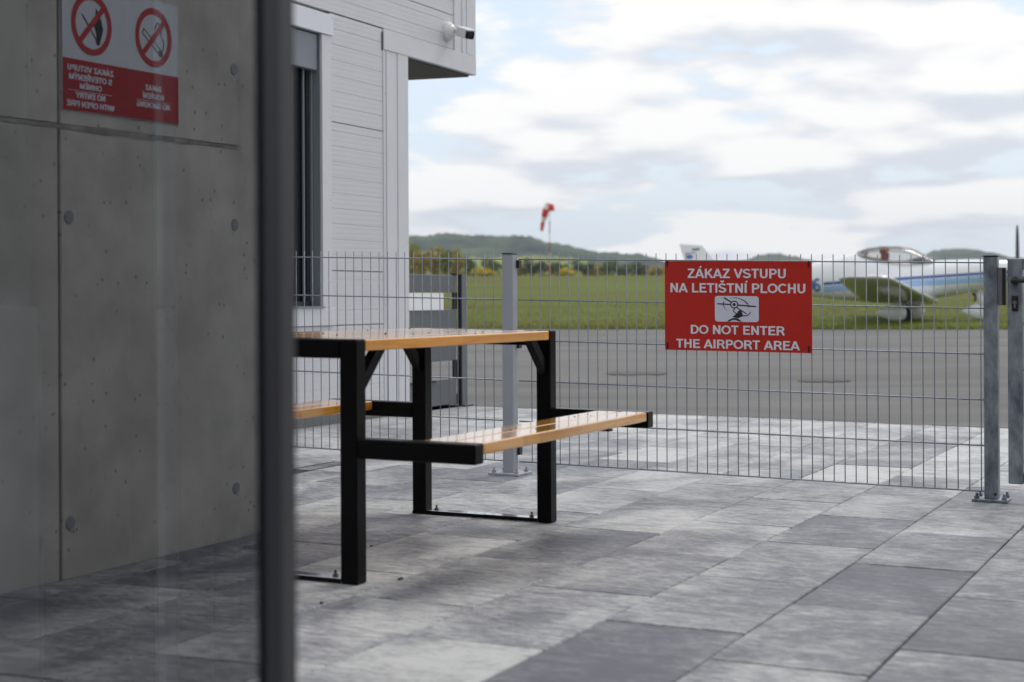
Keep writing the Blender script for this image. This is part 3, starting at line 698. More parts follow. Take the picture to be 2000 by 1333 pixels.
f2.disc((1030, 692), 26); f2.poly([(940, 753), (985, 712), (1005, 690), (1062, 705), (1072, 742), (1050, 748), (1010, 770)])
f2.stroke([(970, 634), (951, 680), (996, 716)], 12); f2.stroke([(1055, 738), (1112, 735), (1142, 715), (1166, 686)], 13, 7)
f2.poly([(872, 812), (905, 785), (942, 768), (985, 768), (1022, 782), (1056, 812), (1020, 808), (975, 790), (940, 790), (905, 810)])
on_sign(f2.mesh('pictogram_figure', BTXT, kk), 0.0032, 'pictogram_figure')
cts = []
for c, h in ((-2.535, 1.040), (-1.856, 1.038), (-2.536, 0.652), (-1.856, 0.650)):
    b = MB().box(c-0.0035, c+0.0035, SS-0.006, SS+0.012, h-0.010, h+0.014, 0.001).tube((c, SS-0.0015, h-0.014), (c, SS-0.0045, h-0.014), 0.004, n=8)
    part('cable_tie', b, RUBBER, sg)

# ------------------------------------------------------------------ picnic table
pt = thing('picnic_table', loc(-2.80, 5.09, 0), 'black framed picnic table with varnished pine top and two benches', 'picnic table')
CL, CR = -3.108, -2.498
N0, N1, F0, F1 = 4.318, 4.378, 5.818, 5.878       # near and far end frames
for s0, s1 in ((N0, N1), (F0, F1)):
    for c0, c1 in ((CL, CL+0.06), (CR-0.06, CR)):
        cbox('leg', c0, c1, s0, s1, 0.0, 0.751, BLACK, pt, 0.004)
    cbox('top_rail', CL+0.0605, CR-0.0605, s0, s1, 0.691, 0.7505, BLACK, pt, 0.004)
    cbox('foot_bar', CL+0.0605, CR-0.0605, s0+0.005, s1-0.005, 0.010, 0.016, mat('foot_bar_steel', (0.55, 0.56, 0.58), 0.12, metal=1.0), pt, 0.001)
    cbox('foot_bar_edge', CL+0.0605, CR-0.0605, s0+0.0005, s0+0.0045, 0.002, 0.0150, BLACK, pt, 0.0005)
    cbox('levelling_shim', CL-0.0005, CL+0.16, s0-0.0015, s1, 0.0, 0.009, BLACK, pt, 0.0005)
    b = MB()
    for c in (CL+0.095, CR-0.095): b.tube((c, (s0+s1)/2, 0.016), (c, (s0+s1)/2, 0.024), 0.009, n=6).tube((c, (s0+s1)/2, 0.024), (c, (s0+s1)/2, 0.036), 0.0045, n=8)
    part('anchor_bolt', b, mat('bolt_steel', (0.16, 0.16, 0.17), 0.35, metal=0.8), pt)
    for c0, c1 in ((CR+0.0005, -2.096), (-3.504, CL-0.0005)):
        cbox('seat_arm', c0, c1, s0, s1, 0.387, 0.448, BLACK, pt, 0.004)
for c0, c1 in ((CR-0.045, CR-0.015), (CL+0.015, CL+0.045)):
    for s0, s1 in ((N1, N1+0.145), (F0, F0-0.145)):
        sg_ = 1 if s1 > s0 else -1; b = MB()
        pts = [(c0, s0+sg_*0.0005, 0.575), (c0, s0+sg_*0.0005, 0.625), (c0, s0+sg_*0.095, 0.7135), (c0, s0+sg_*0.15, 0.7135)]
        b.poly(pts, c1-c0, (1, 0, 0)); part('brace', b, BLACK, pt)
def planks(cs, w, s0, s1, h0, h1, name):
    me = MB().box(-w/2, w/2, -(s1-s0)/2, (s1-s0)/2, -(h1-h0)/2, (h1-h0)/2, 0.005, 3).mesh(name, WOOD, LM)
    for c in cs:
        o = link(name, me, pt, loc(c, (s0+s1)/2, (h0+h1)/2+random.uniform(-.0006, .0006))-pt.location)
planks([CL+0.0505+i*0.1018 for i in range(6)], 0.0968, N1+0.003, F0-0.003, 0.7140, 0.7500, 'tabletop_plank')
planks([-2.150, -2.256], 0.100, N1+0.003, F0-0.003, 0.412, 0.4475, 'seat_plank')
planks([-3.338, -3.444], 0.100, N1+0.003, F0-0.003, 0.412, 0.4475, 'seat_plank')
cbox('seat_batten', -2.28, -2.10, 5.42, 5.46, 0.404, 0.4115, BLACK, pt, 0.001)
cbox('seat_batten', -3.48, -3.30, 5.07, 5.11, 0.404, 0.4115, BLACK, pt, 0.001)
# dry seeds and crumbs lying on the boards
b = MB()
for i in range(14):
    c = random.uniform(CL+0.02, CR-0.02); s = random.uniform(4.7, 5.75); b.box(c-0.002, c+0.002, s-0.003, s+0.003, 0.7502, 0.7502+random.uniform(.0015, .003), 0.0005)
for i in range(5):
    c = random.uniform(-2.3, -2.12); s = random.uniform(4.6, 5.6); b.box(c-0.002, c+0.002, s-0.003, s+0.003, 0.4478, 0.4500, 0.0005)
tag(part('seed_crumbs', b, mat('dry_seed', (0.06, 0.045, 0.03), 0.8), None), 'tiny dark dry seeds scattered over the pine table boards', 'debris', kind='stuff')
b = MB()
for i in range(36):
    c = random.uniform(-4.5, 0.6); s = random.uniform(3.4, 7.2); r_ = random.uniform(0.0008, 0.0018); b.box(c-r_, c+r_*1.6, s-r_, s+r_, 0.0005, 0.0005+r_, 0.0004)
for c, s in ((-2.43, 4.46), (-2.43, 4.475), (-2.445, 4.02), (-2.83, 4.99)): b.box(c-0.004, c+0.004, s-0.004, s+0.004, 0, 0.006, 0.001)
tag(part('loose_grit', b, mat('loose_grit', (0.05, 0.047, 0.045), 0.9), None), 'loose grit and dry specks lying on the grey paving', 'grit', kind='stuff')

# ------------------------------------------------------------------ glazed front at the left
GC = -1.10
gf = thing('glazed_front', loc(GC, 0.5, 0), 'tall dark reflective glass front with grey metal corner frame at left', 'glass front')
def glass_mat():
    m = bpy.data.materials.new('mirror_tinted_glass'); m.use_nodes = True; nt = m.node_tree; nt.nodes.clear()
    o = nt.nodes.new('ShaderNodeOutputMaterial'); g = nt.nodes.new('ShaderNodeBsdfGlossy'); g.inputs['Roughness'].default_value = 0.0
    g.inputs['Color'].default_value = (0.93, 0.95, 1.0, 1)
    t = nt.nodes.new('ShaderNodeBsdfTransparent'); t.inputs['Color'].default_value = (0.80, 0.86, 0.88, 1)
    f = nt.nodes.new('ShaderNodeFresnel'); f.inputs['IOR'].default_value = 1.5
    mr = nt.nodes.new('ShaderNodeMapRange'); mr.inputs[1].default_value = 0.04; mr.inputs[2].default_value = 1; mr.inputs[3].default_value = 0.35; mr.inputs[4].default_value = 1
    x = nt.nodes.new('ShaderNodeMixShader'); nt.links.new(f.outputs[0], mr.inputs[0]); nt.links.new(mr.outputs[0], x.inputs[0])
    nt.links.new(t.outputs[0], x.inputs[1]); nt.links.new(g.outputs[0], x.inputs[2]); nt.links.new(x.outputs[0], o.inputs['Surface']); return m
GLASS = glass_mat()
def clear_glass():
    m = bpy.data.materials.new('added_roof_glass'); m.use_nodes = True; nt = m.node_tree; nt.nodes.clear()
    o = nt.nodes.new('ShaderNodeOutputMaterial'); g = nt.nodes.new('ShaderNodeBsdfGlossy'); g.inputs['Roughness'].default_value = 0.02
    t = nt.nodes.new('ShaderNodeBsdfTransparent'); t.inputs['Color'].default_value = (0.90, 0.94, 0.94, 1)
    f = nt.nodes.new('ShaderNodeFresnel'); x = nt.nodes.new('ShaderNodeMixShader'); nt.links.new(f.outputs[0], x.inputs[0])
    nt.links.new(t.outputs[0], x.inputs[1]); nt.links.new(g.outputs[0], x.inputs[2]); nt.links.new(x.outputs[0], o.inputs['Surface']); return m
P = gf.location
b = MB(); b.poly([(GC-0.004, -1.6, 0.05), (GC-0.004, 1.664, 0.05), (GC-0.004, 1.664, 2.9), (GC-0.004, -1.6, 2.9)], 0.001, (1, 0, 0))
b2 = MB(); vs = [b2.bm.verts.new(p) for p in ((GC, -1.6, 0.05), (GC, 1.668, 0.05), (GC, 1.668, 2.9), (GC, -1.6, 2.9))]; b2.bm.faces.new(vs); b.bm.free()
part('pane', b2, GLASS, gf)
cbox('gasket', GC-0.03, GC+0.006, 1.669, 1.709, 0.0, 2.95, PROFD, gf, 0.002)
cbox('frame_profile', GC-0.05, GC+0.003, 1.7095, 1.748, 0.0, 2.95, PROF, gf, 0.003)
cbox('bottom_profile', GC-0.05, GC+0.004, -1.6, 1.668, 0.0, 0.05, PROF, gf, 0.002)
cbox('top_profile', GC-0.05, GC+0.004, -1.6, 1.668, 2.9, 2.95, PROF, gf, 0.002)
b = MB(); 
pl = [(GC-0.055, 1.745), (-2.05, 2.96), (-2.30, 2.96), (-2.30, -1.6), (GC-0.01, -1.6)]
for i in range(4):
    (ca, sa_), (cb_, sb_) = pl[i], pl[i+1]; L = math.hypot(cb_-ca, sb_-sa_); n_ = ((sb_-sa_)/L*0.02, -(cb_-ca)/L*0.02)
    b.poly([(ca, sa_, 0), (cb_, sb_, 0), (cb_-n_[0], sb_-n_[1], 0), (ca-n_[0], sa_-n_[1], 0)], 2.95, (0, 0, 1))
b.poly([(GC-0.056, 1.72, 0.004), (-2.05, 2.94, 0.004), (-2.30, 2.94, 0.004), (-2.30, -1.6, 0.004), (GC-0.056, -1.6, 0.004)], 0.016, (0, 0, 1))
part('interior_lining', b, INTD, gf)
b = MB()
for s_ in (-1.2, -0.2, 0.8, 1.7): b.box(-2.30, GC-0.052, s_, s_+0.05, 2.90, 2.95)
part('added_roof_bar', MB().box(-2.30, GC-0.052, 0.8, 0.85, 2.90, 2.95), PROF, gf); part('added_roof_bar', MB().box(-2.30, GC-0.052, 1.65, 1.70, 2.90, 2.95), PROF, gf); b.bm.free()
rb = MB(); vs = [rb.bm.verts.new(p) for p in ((GC-0.052, -1.6, 2.956), (GC-0.052, 1.745, 2.956), (-2.05, 2.96, 2.956), (-2.30, 2.96, 2.956), (-2.30, -1.6, 2.956))]; rb.bm.faces.new(vs)
part('added_roof_pane', rb, clear_glass(), gf)  # unseen glass roof and bars, added to let daylight onto the panels inside
# panels added behind the pane to imitate two pale strips reflected in it
ic = thing('wide_reflection_standin', loc(-1.95, 1.6, 0), 'pale panels added behind the glass at far left to imitate a reflected strip', 'reflection stand-in')
def through(u, c):                               # s where the line of sight through column u meets plane c
    tx = (u-1000)/3178; Y = c/(C_*tx-S_); return S_*tx*Y+C_*Y
IC = mat('strip_pale_panel', (0.80, 0.90, 0.95), 0.6, var=0.06, vscale=6)
INZ = lambda v_, c, s: H-(v_-540)/3178*(loc(c, s).y)-(loc(c, s).z)
c = -1.95; sA = through(-30, c); sB = through(78, c)
cbox('side_panel', c-0.02, c, sA-0.3, sB, 0.02, INZ(595, c, sB), IC, ic, 0.001)
cbox('upper_panel', c-0.03, c-0.021, sA-0.3, sB-0.002, INZ(594, c, sB), 2.8, mat('strip_grey_panel', (0.26, 0.32, 0.33), 0.6), ic, 0.001)
slim_ = thing('slim_reflection_standin', loc(-1.95, 2.6, 0), 'slim pale panels added behind the glass to imitate a reflected strip', 'column')  # made-up slim panels, standing in for a strip reflected in the pane
sA = through(320, c); sB = through(344, c)
zt = INZ(642, c, sB); seg = 71.5/3178*loc(c, sB).y
z = zt; hs = [INZ(598, c, sB), zt]
while z > 0.1: z -= seg; hs.append(max(z, 0.02))
for k in range(len(hs)-1):
    if hs[k]-hs[k+1] > 0.01: cbox('strip_block', c-0.02, c, sA, sB, hs[k+1]+0.0006, hs[k]-0.0006, IC, slim_, 0.0004)
cbox('strip_upper', c-0.02, c-0.001, sA, sB, hs[0]+0.001, 2.8, mat('strip_upper_panel', (0.62, 0.74, 0.80), 0.5), slim_, 0.0004)

# ------------------------------------------------------------------ concrete wall across the passage (seen only as a reflection)
KS = 1.043; CW = -2.2+3.37*KS                    # real wall plane
cw = thing('concrete_wall', loc(CW+0.1, 4.5, 0), 'fair faced concrete wall panels seen mirrored in the dark glass', 'wall')
def zabs(zv): return H+(zv-H)*KS                 # height seen in the mirror -> height on the wall
def wbox(name, s0, s1, z0, z1, m, par, d0=-0.05, d1=0.0, bev=0.004):
    P = par.location
    b = MB().box(d0, d1, s0, s1, z0, z1, bev)
    me = b.mesh(name, m, lambda v: Vector((*(loc(CW-v.x, v.y, 0).xy), v.z))-P)
    return link(name, me, par)
js = [s*KS for s in (-1.30, -0.26, 0.80, 1.865, 2.935, 4.003, 4.998)]
zj = zabs(1.377); zb = zabs(0.0)-0.10
for i in range(len(js)-1):
    s0, s1 = js[i]+0.006, js[i+1]-0.006
    wbox('concrete_panel', s0, s1, zb, zj-0.006, CONC, cw); wbox('concrete_panel', s0, s1, zj+0.006, 2.9, CONC, cw)
wbox('concrete_panel', js[-1]+0.006, 6.9, zb, 2.9, CONC, cw, -0.05, -0.012)
wbox('wall_core', -1.3, 6.9, zb, 2.88, mat('joint_concrete', (0.10, 0.095, 0.088), 0.9), cw, -0.25, -0.03)
# rough cement line along the horizontal joint
b = MB(); P = cw.location
n = 90; pr = []
for i in range(n+1):
    s = js[0]+(js[-1]-js[0])*i/n; pr.append((s, 0.009+0.006*math.sin(i*0.7)*math.sin(i*0.23)+random.uniform(0, 0.008)))
for i in range(n):
    (sa, ra), (sb, rb) = pr[i], pr[i+1]
    f = [b.bm.verts.new(v) for v in ((0.0015, sa, zj-ra*0.8), (0.0015, sb, zj-rb*0.8), (0.0015, sb, zj+rb*.6), (0.0015, sa, zj+ra*.6))]; b.bm.faces.new(f)
link('joint_smear', b.mesh('joint_smear', mat('dark_cement', (0.38, 0.36, 0.325), 0.9, var=0.4, vscale=14), lambda v: Vector((*(loc(CW-v.x, v.y, 0).xy), v.z))-P), cw)
def hole(sv, zv):
    s = sv*KS; z = zabs(zv); b = MB().tube((0.0, s, z), (0.004, s, z), 0.024, 0.021, 20).tube((0.004, s, z), (0.0046, s, z), 0.012, 0.012, 16)
    link('tie_hole_plug', b.mesh('tie_hole_plug', mat('grey_plug', (0.30, 0.305, 0.32), 0.6), lambda v: Vector((*(loc(CW-v.x, v.y, 0).xy), v.z))-P), cw)
for sv in (4.045, 4.953, 3.04-.06, 2.0):
    for zv in (1.096, 1.66, 0.14): hole(sv, zv)
# sign on the concrete wall (0.62 x 0.42 m), reads correctly for someone facing the wall
s_l, s_r = 4.610*KS, 4.012*KS                    # facing the wall the far end is on the left
zb_, zt_, zm_ = zabs(1.430), zabs(1.834), zabs(1.592)
sp_ = thing('prohibition_sign', Vector((*(loc(CW-0.003, (s_l+s_r)/2, 0).xy), (zb_+zt_)/2)), 'white and red no smoking and no open fire sign mirrored in the glass', 'sign')
PS = sp_.location
SW = s_l-s_r; SHh = zt_-zb_
def wmap(x, y, d): return Vector((*(loc(CW-d, s_l-x, 0).xy), zb_+y))-PS      # x to the right, y up
def won(me, d, name, par=None):
    for v in me.vertices: v.co = wmap(v.co.x, v.co.y, d+v.co.z)
    return link(name, me, par or sp_)
b = MB().box(0, SW, 0, SHh, 0.002, 0.006, 0.001); link('sign_board', b.mesh('sign_board', mat('matt_white_board', (0.66, 0.68, 0.72), 0.5), lambda v: wmap(v.x, v.y, v.z)), sp_)
f = Flat(); hm = zm_-zb_; f.poly([(0.001, 0.001), (SW-0.001, 0.001), (SW-0.001, hm), (0.001, hm)]); won(f.mesh('red_band', mat('red_band', (0.40, 0.02, 0.025), 0.55)), 0.0066, 'red_band')
for cx in (SW*0.23, SW*0.765):
    f = Flat(); cy = hm+(SHh-hm)*0.49; r_ = 0.103
    if cx < SW/2:          # cigarette with smoke
        f.stroke([(cx-0.028, cy-0.052), (cx-0.052, cy-0.052)], 0.020)
        f.stroke([(cx-0.05, cy-0.045), (cx+0.055, cy+0.025)], 0.004); f.stroke([(cx-0.04, cy-0.06), (cx+0.065, cy+0.010)], 0.004); f.stroke([(cx+0.055, cy+0.025), (cx+0.065, cy+0.010)], 0.004)
        f.stroke([(cx-0.055, cy-0.04), (cx-0.058, cy-0.01), (cx-0.042, cy+0.012), (cx-0.045, cy+0.045), (cx-0.02, cy+0.055), (cx-0.005, cy+0.03)], 0.005)
    else:                  # match with flame
        f.stroke([(cx-0.03, cy-0.055), (cx+0.05, cy+0.03)], 0.006); f.disc((cx-0.033, cy-0.055), 0.011)
        f.poly([(cx-0.045, cy-0.05), (cx-0.06, cy-0.01), (cx-0.045, cy+0.03), (cx-0.022, cy+0.06), (cx-0.02, cy+0.03), (cx-0.005, cy+0.01), (cx-0.02, cy-0.02), (cx-0.025, cy-0.045)])
    won(f.mesh('symbol', BTXT), 0.0066, 'symbol')
    f = Flat(); f.ring((cx, cy), r_*0.79, r_, 44); a = r_*0.58; f.stroke([(cx-a, cy+a), (cx+a, cy-a)], 0.020)
    won(f.mesh('prohibition_ring', SRED), 0.0072, 'prohibition_ring')
def wtxt(t, cx, w, y, h): won(text_mesh(t, WTXT, cx-w/2, cx+w/2, y, y+h, bold=0.30), 0.0072, 'lettering')
k = hm/0.168
wtxt('Z\u00c1KAZ', SW*0.235, 0.088, 0.105*k, 0.019); wtxt('KOU\u0158EN\u00cd', SW*0.235, 0.118, 0.076*k, 0.019); wtxt('NO SMOKING', SW*0.235, 0.185, 0.045*k, 0.019)
f = Flat(); f.poly([(SW*0.08, 0.068*k), (SW*0.39, 0.068*k), (SW*0.39, 0.0695*k), (SW*0.08, 0.0695*k)]); f.poly([(SW*0.60, 0.0655*k), (SW*0.955, 0.0655*k), (SW*0.955, 0.067*k), (SW*0.60, 0.067*k)])
won(f.mesh('divider_line', WTXT), 0.0072, 'divider_line')
wtxt('Z\u00c1KAZ VSTUPU', SW*0.775, 0.232, 0.130*k, 0.019); wtxt('S OTEV\u0158EN\u00ddM', SW*0.775, 0.215, 0.101*k, 0.019); wtxt('OHN\u011aM', SW*0.775, 0.11, 0.074*k, 0.018)
wtxt('NO ENTRY', SW*0.775, 0.148, 0.043*k, 0.019); wtxt('WITH OPEN FIRE', SW*0.775, 0.240, 0.014*k, 0.019)

# ------------------------------------------------------------------ building presumed behind the viewpoint, added unseen to darken camera-facing sides
tb = thing('rear_shade_building', loc(-1.0, -3.0, 0), 'unseen grey building presumed behind the viewpoint, added to shade camera-facing sides', 'building')
TBM = mat('grey_render', (0.20, 0.20, 0.21), 0.8, var=0.08, vscale=1.5)
part('wall', MB().box(-9.0, 9.0, -9.0, -2.6, 0.0, 5.6), TBM, tb)
part('parapet', MB().box(-9.1, 9.1, -9.1, -2.5, 5.602, 5.75, 0.01), PROF, tb)
for i in range(6):
    w_ = part('window', MB().box(-7.6+i*2.7, -6.0+i*2.7, -2.6+0.002, -2.56, 1.0, 2.5), PROFD, tb)
    link('pane', MB().box(-7.54+i*2.7, -6.06+i*2.7, -2.558, -2.554, 1.06, 2.44).mesh('pane', DGLASS, lambda v: LM(v)-tb.location), w_)

# ------------------------------------------------------------------ windsock
wx, wy = (1074-1000)/3178*150, 150.0
wk = thing('windsock', (wx, wy, FAR-0.02), 'red and white windsock hanging limp on a tall banded mast', 'windsock')
RED = mat('windsock_red', (0.62, 0.045, 0.03), 0.7); WHT = mat('windsock_white', (0.75, 0.75, 0.76), 0.7)
mr_ = mat('mast_red', (0.30, 0.035, 0.03), 0.6); mw_ = mat('mast_white', (0.62, 0.62, 0.62), 0.6)
zs = [0, 1.05, 2.2, 3.2, 3.9, 5.1, 6.1]
for i in range(len(zs)-1):
    link('mast_section', MB().tube((0, 0, zs[i]), (0, 0, zs[i+1]), 0.11 if i == 0 else 0.055-0.003*i, n=10).mesh('mast_section', (mr_, mw_)[i % 2]), wk)
link('swivel_arm', MB().tube((0, 0, 6.1), (-0.0, 0, 6.45), 0.025).tube((0, 0, 6.42), (0.1, 0, 6.42), 0.02).mesh('swivel_arm', mr_), wk)
path = [(0.14, 6.05, .46), (0.10, 6.50, .44), (-0.14, 6.58, .42), (-0.34, 6.20, .40), (-0.42, 5.85, .40), (-0.50, 5.45, .36), (-0.60, 5.05, .24), (-0.68, 4.70, .24), (-0.74, 4.20, .16)]
cols = [RED, WHT, RED, RED, WHT, WHT, RED, RED]
ks_ = [RED, RED, WHT, RED, RED, WHT, RED, RED]
def ring_pts(p, q, r, n=14):
    d = Vector((q[0]-p[0], 0, q[1]-p[1])).normalized(); s1 = Vector((0, 1, 0)); s2 = d.cross(s1)
    return [Vector((p[0], 0, p[1]))+s1*math.cos(2*math.pi*i/n)*r*0.8+s2*math.sin(2*math.pi*i/n)*r*0.75 for i in range(n)]
rings = []
for i in range(len(path)):
    p = path[i]; q = path[min(i+1, len(path)-1)]; p0_ = path[max(i-1, 0)]
    rings.append(ring_pts((p0_[0], p0_[1]), (q[0], q[1]), p[2]))
for i, rg in enumerate(rings):
    off = Vector((path[i][0]-path[max(i-1, 0)][0], 0, path[i][1]-path[max(i-1, 0)][1]))
    rings[i] = [v+off for v in rg]
for i in range(len(path)-1):
    vs = rings[i]+rings[i+1]; n = 14; fs = [(k, (k+1) % n, n+(k+1) % n, n+k) for k in range(n)]
    me = bpy.data.meshes.new('sock_band'); me.from_pydata([tuple(v) for v in vs], [], fs); me.materials.append(ks_[i])
    for p in me.polygons: p.use_smooth = True
    link('sock_band', me, wk)

# ------------------------------------------------------------------ aeroplane
def livery():
    m = mat('white_gelcoat', (0.80, 0.81, 0.84), 0.16, coat=0.5); nt = m.node_tree; p = nt.nodes['Principled BSDF']; t = nt.nodes['Texture Coordinate']
    sx = nt.nodes.new('ShaderNodeSeparateXYZ'); nt.links.new(t.outputs['Object'], sx.inputs[0])
    def mth(op, a_, b_):
        n = nt.nodes.new('ShaderNodeMath'); n.operation = op
        for i, v in enumerate((a_, b_)):
            if isinstance(v, (int, float)): n.inputs[i].default_value = v
            else: nt.links.new(v, n.inputs[i])
        return n.outputs[0]
    d = mth('SUBTRACT', sx.outputs[2], mth('ADD', mth('MULTIPLY', sx.outputs[0], 0.062), 0.955))
    fr = mth('GREATER_THAN', sx.outputs[0], -1.72)
    dark = mth('MULTIPLY', mth('MULTIPLY', mth('GREATER_THAN', d, -0.045), mth('LESS_THAN', d, 0.02)), fr)
    gap = mth('MULTIPLY', mth('MULTIPLY', mth('GREATER_THAN', d, -0.20), mth('LESS_THAN', d, -0.065)), fr)
    mx = nt.nodes.new('ShaderNodeMix'); mx.data_type = 'RGBA'; nt.links.new(gap, mx.inputs[0]); mx.inputs[6].default_value = (0.80, 0.81, 0.84, 1); mx.inputs[7].default_value = (0.33, 0.52, 0.78, 1)
    my = nt.nodes.new('ShaderNodeMix'); my.data_type = 'RGBA'; nt.links.new(dark, my.inputs[0]); nt.links.new(mx.outputs[2], my.inputs[6]); my.inputs[7].default_value = (0.035, 0.09, 0.34, 1)
    nt.links.new(my.outputs[2], p.inputs['Base Color']); return m
GEL = livery(); WHT2 = mat('white_gelcoat_plain', (0.80, 0.81, 0.83), 0.16, coat=0.5, var=0.02, vscale=2)
AY = 35.3; AX = (1768-1000)/3178*AY; PH = R(15)
ap = thing('light_aircraft', (AX, AY, FLAT), 'white low wing light aeroplane with blue stripes parked on the grass', 'aeroplane')
ap.rotation_euler = (0, 0, -PH)                   # nose (+x) to the right, turned a little towards the road
def superellipse(x, zc, hw, hh, n=28, e=2.4):
    pts = []
    for i in range(n):
        a = 2*math.pi*i/n; ca, sa = math.cos(a), math.sin(a)
        pts.append((x, hw*math.copysign(abs(ca)**(2/e), ca), zc+hh*math.copysign(abs(sa)**(2/e), sa)))
    return pts
def loft(secs, m, name, par, capend=True):
    vs = []; fs = []; n = len(secs[0])
    for s in secs: vs += s
    for j in range(len(secs)-1):
        for i in range(n): fs.append((j*n+i, j*n+(i+1) % n, (j+1)*n+(i+1) % n, (j+1)*n+i))
    if capend: fs.append(tuple(range(n-1, -1, -1))); fs.append(tuple(range((len(secs)-1)*n, len(secs)*n)))
    me = bpy.data.meshes.new(name); me.from_pydata(vs, [], fs); me.materials.append(m)
    for p in me.polygons: p.use_smooth = True
    return link(name, me, par)
ST = [(-4.75, .86, .98, .03), (-4.3, .80, 1.02, .07), (-3.6, .73, 1.08, .13), (-2.8, .64, 1.17, .21), (-2.1, .56, 1.27, .31), (-1.5, .49, 1.41, .41), (-1.0, .45, 1.53, .49), (-.6, .44, 1.43, .53),
      (0, .455, 1.32, .55), (.45, .48, 1.31, .54), (.7, .52, 1.33, .51), (1.2, .60, 1.345, .45), (1.7, .72, 1.345, .39), (2.05, .82, 1.33, .33), (2.22, .90, 1.30, .27)]
def interp(secs, k=3):
    xs = [s[0] for s in secs]; X = np.interp(np.arange(0, len(secs)-1+1e-9, 1/k), range(len(secs)), xs)
    return [tuple([x]+[float(np.interp(x, xs, [s[j] for s in secs])) for j in (1, 2, 3)]) for x in X]
loft([superellipse(x, (lo+hi)/2, hw, (hi-lo)/2) for x, lo, hi, hw in interp(ST, 2)], GEL, 'fuselage', ap)
# cockpit: dark tub, red seat backs, canopy glass and frame
CP = [(-1.02, 1.44, .09, .30), (-.8, 1.42, .19, .37), (-.5, 1.36, .29, .42), (-.15, 1.33, .315, .43), (.15, 1.32, .27, .41), (.4, 1.31, .16, .36), (.62, 1.31, .05, .28)]
def canopy_sec(x, zb, hh, hw, n=20):
    return [(x, hw*math.cos(math.pi*i/(n-1)), zb-0.03+(hh+0.03)*math.sin(math.pi*i/(n-1))**0.9) for i in range(n)]
secs = [canopy_sec(*c) for c in interp(CP, 3)]; vs = []; fs = []; n = 20
for s in secs: vs += s
for j in range(len(secs)-1):
    for i in range(n-1): fs.append((j*n+i, j*n+i+1, (j+1)*n+i+1, (j+1)*n+i))
gm_ = bpy.data.materials.new('canopy_perspex'); gm_.use_nodes = True; nt = gm_.node_tree; nt.nodes.clear()
o_ = nt.nodes.new('ShaderNodeOutputMaterial'); g_ = nt.nodes.new('ShaderNodeBsdfGlossy'); g_.inputs['Roughness'].default_value = 0.02; t_ = nt.nodes.new('ShaderNodeBsdfTransparent'); t_.inputs['Color'].default_value = (0.86, 0.86, 0.84, 1)
f_ = nt.nodes.new('ShaderNodeFresnel'); f_.inputs['IOR'].default_value = 1.4; x_ = nt.nodes.new('ShaderNodeMixShader'); nt.links.new(f_.outputs[0], x_.inputs[0]); nt.links.new(t_.outputs[0], x_.inputs[1]); nt.links.new(g_.outputs[0], x_.inputs[2]); nt.links.new(x_.outputs[0], o_.inputs['Surface'])
me = bpy.data.meshes.new('canopy'); me.from_pydata(vs, [], fs); me.materials.append(gm_)
for p in me.polygons: p.use_smooth = True
cnp = link('canopy', me, ap)
FRM = mat('canopy_frame', (0.16, 0.13, 0.12), 0.5)
def arc_tube(pts, r, name, par, m):
    b = MB()
    for i in range(len(pts)-1): b.tube(pts[i], pts[i+1], r, n=6)
    link(name, b.mesh(name, m), par)
arc_tube([Vector(p)*1.0+Vector((0, 0, .005)) for p in canopy_sec(-.82, 1.425, .155, .37, 12)], 0.028, 'canopy_frame', cnp, FRM)
arc_tube([Vector(p) for p in canopy_sec(.38, 1.32, .13, .365, 12)], 0.022, 'canopy_frame', cnp, FRM)
arc_tube([Vector((s[0][0], s[0][1]*s_, s[0][2]+0.015)) for s in secs for s_ in (1,)], 0.016, 'canopy_frame', cnp, FRM)
arc_tube([Vector((s[0][0], -s[0][1], s[0][2]+0.015)) for s in secs], 0.016, 'canopy_frame', cnp, FRM)
for y in (-.2, .2):
    link('seat', MB().box(-.50, -.34, y-.15, y+.15, 1.18, 1.52, .05, 3).box(-.53, -.42, y-.10, y+.10, 1.47, 1.585, .035, 3).mesh('seat', mat('seat_red_leather', (0.28, 0.07, 0.06), 0.6, var=0.3, vscale=6)), ap)
link('instrument_cowl', MB().box(.15, .42, -.3, .3, 1.28, 1.38, .04, 2).mesh('instrument_cowl', mat('cockpit_grey', (0.20, 0.20, 0.21), 0.7)), ap)
# wings: low, with dihedral, near one reaches towards the camera
def foil(chord, x_le, y, z, th=0.12, n=9):
    up = []; 
    for i in range(n+1):
        t = 0.5-0.5*math.cos(math.pi*i/n); yt = 5*th*(0.2969*math.sqrt(t)-0.126*t-0.3516*t*t+0.2843*t**3-0.1036*t**4)
        up.append((t, yt))
    pts = [(x_le-chord*t, y, z+chord*(yt+0.02*4*t*(1-t))) for t, yt in up]+[(x_le-chord*t, y, z+chord*(-yt*0.75+0.02*4*t*(1-t))) for t, yt in reversed(up[1:-1])]
    return pts
UND = WHT2
for sgn in (-1, 1):
    W = [(0.30, 1.62, .70, .44, .14), (0.9, 1.54, .62, .51, .135), (2.2, 1.36, .34, .67, .13), (3.6, 1.16, .04, .85, .125), (4.2, 1.06, -.10, .935, .12), (4.42, .90, -.18, .965, .10), (4.50, .62, -.34, .985, .06)]
    secs = [foil(ch, xl, sgn*y, z, th) for y, ch, xl, z, th in W]
    if sgn > 0: secs = [list(reversed(s)) for s in secs]
    wg = loft(secs, WHT2, 'wing', ap)
    link('flap_gap', MB().tube((-.52, sgn*.95, .555), (-.60, sgn*3.9, .885), 0.012, n=6).mesh('flap_gap', FRM), wg)
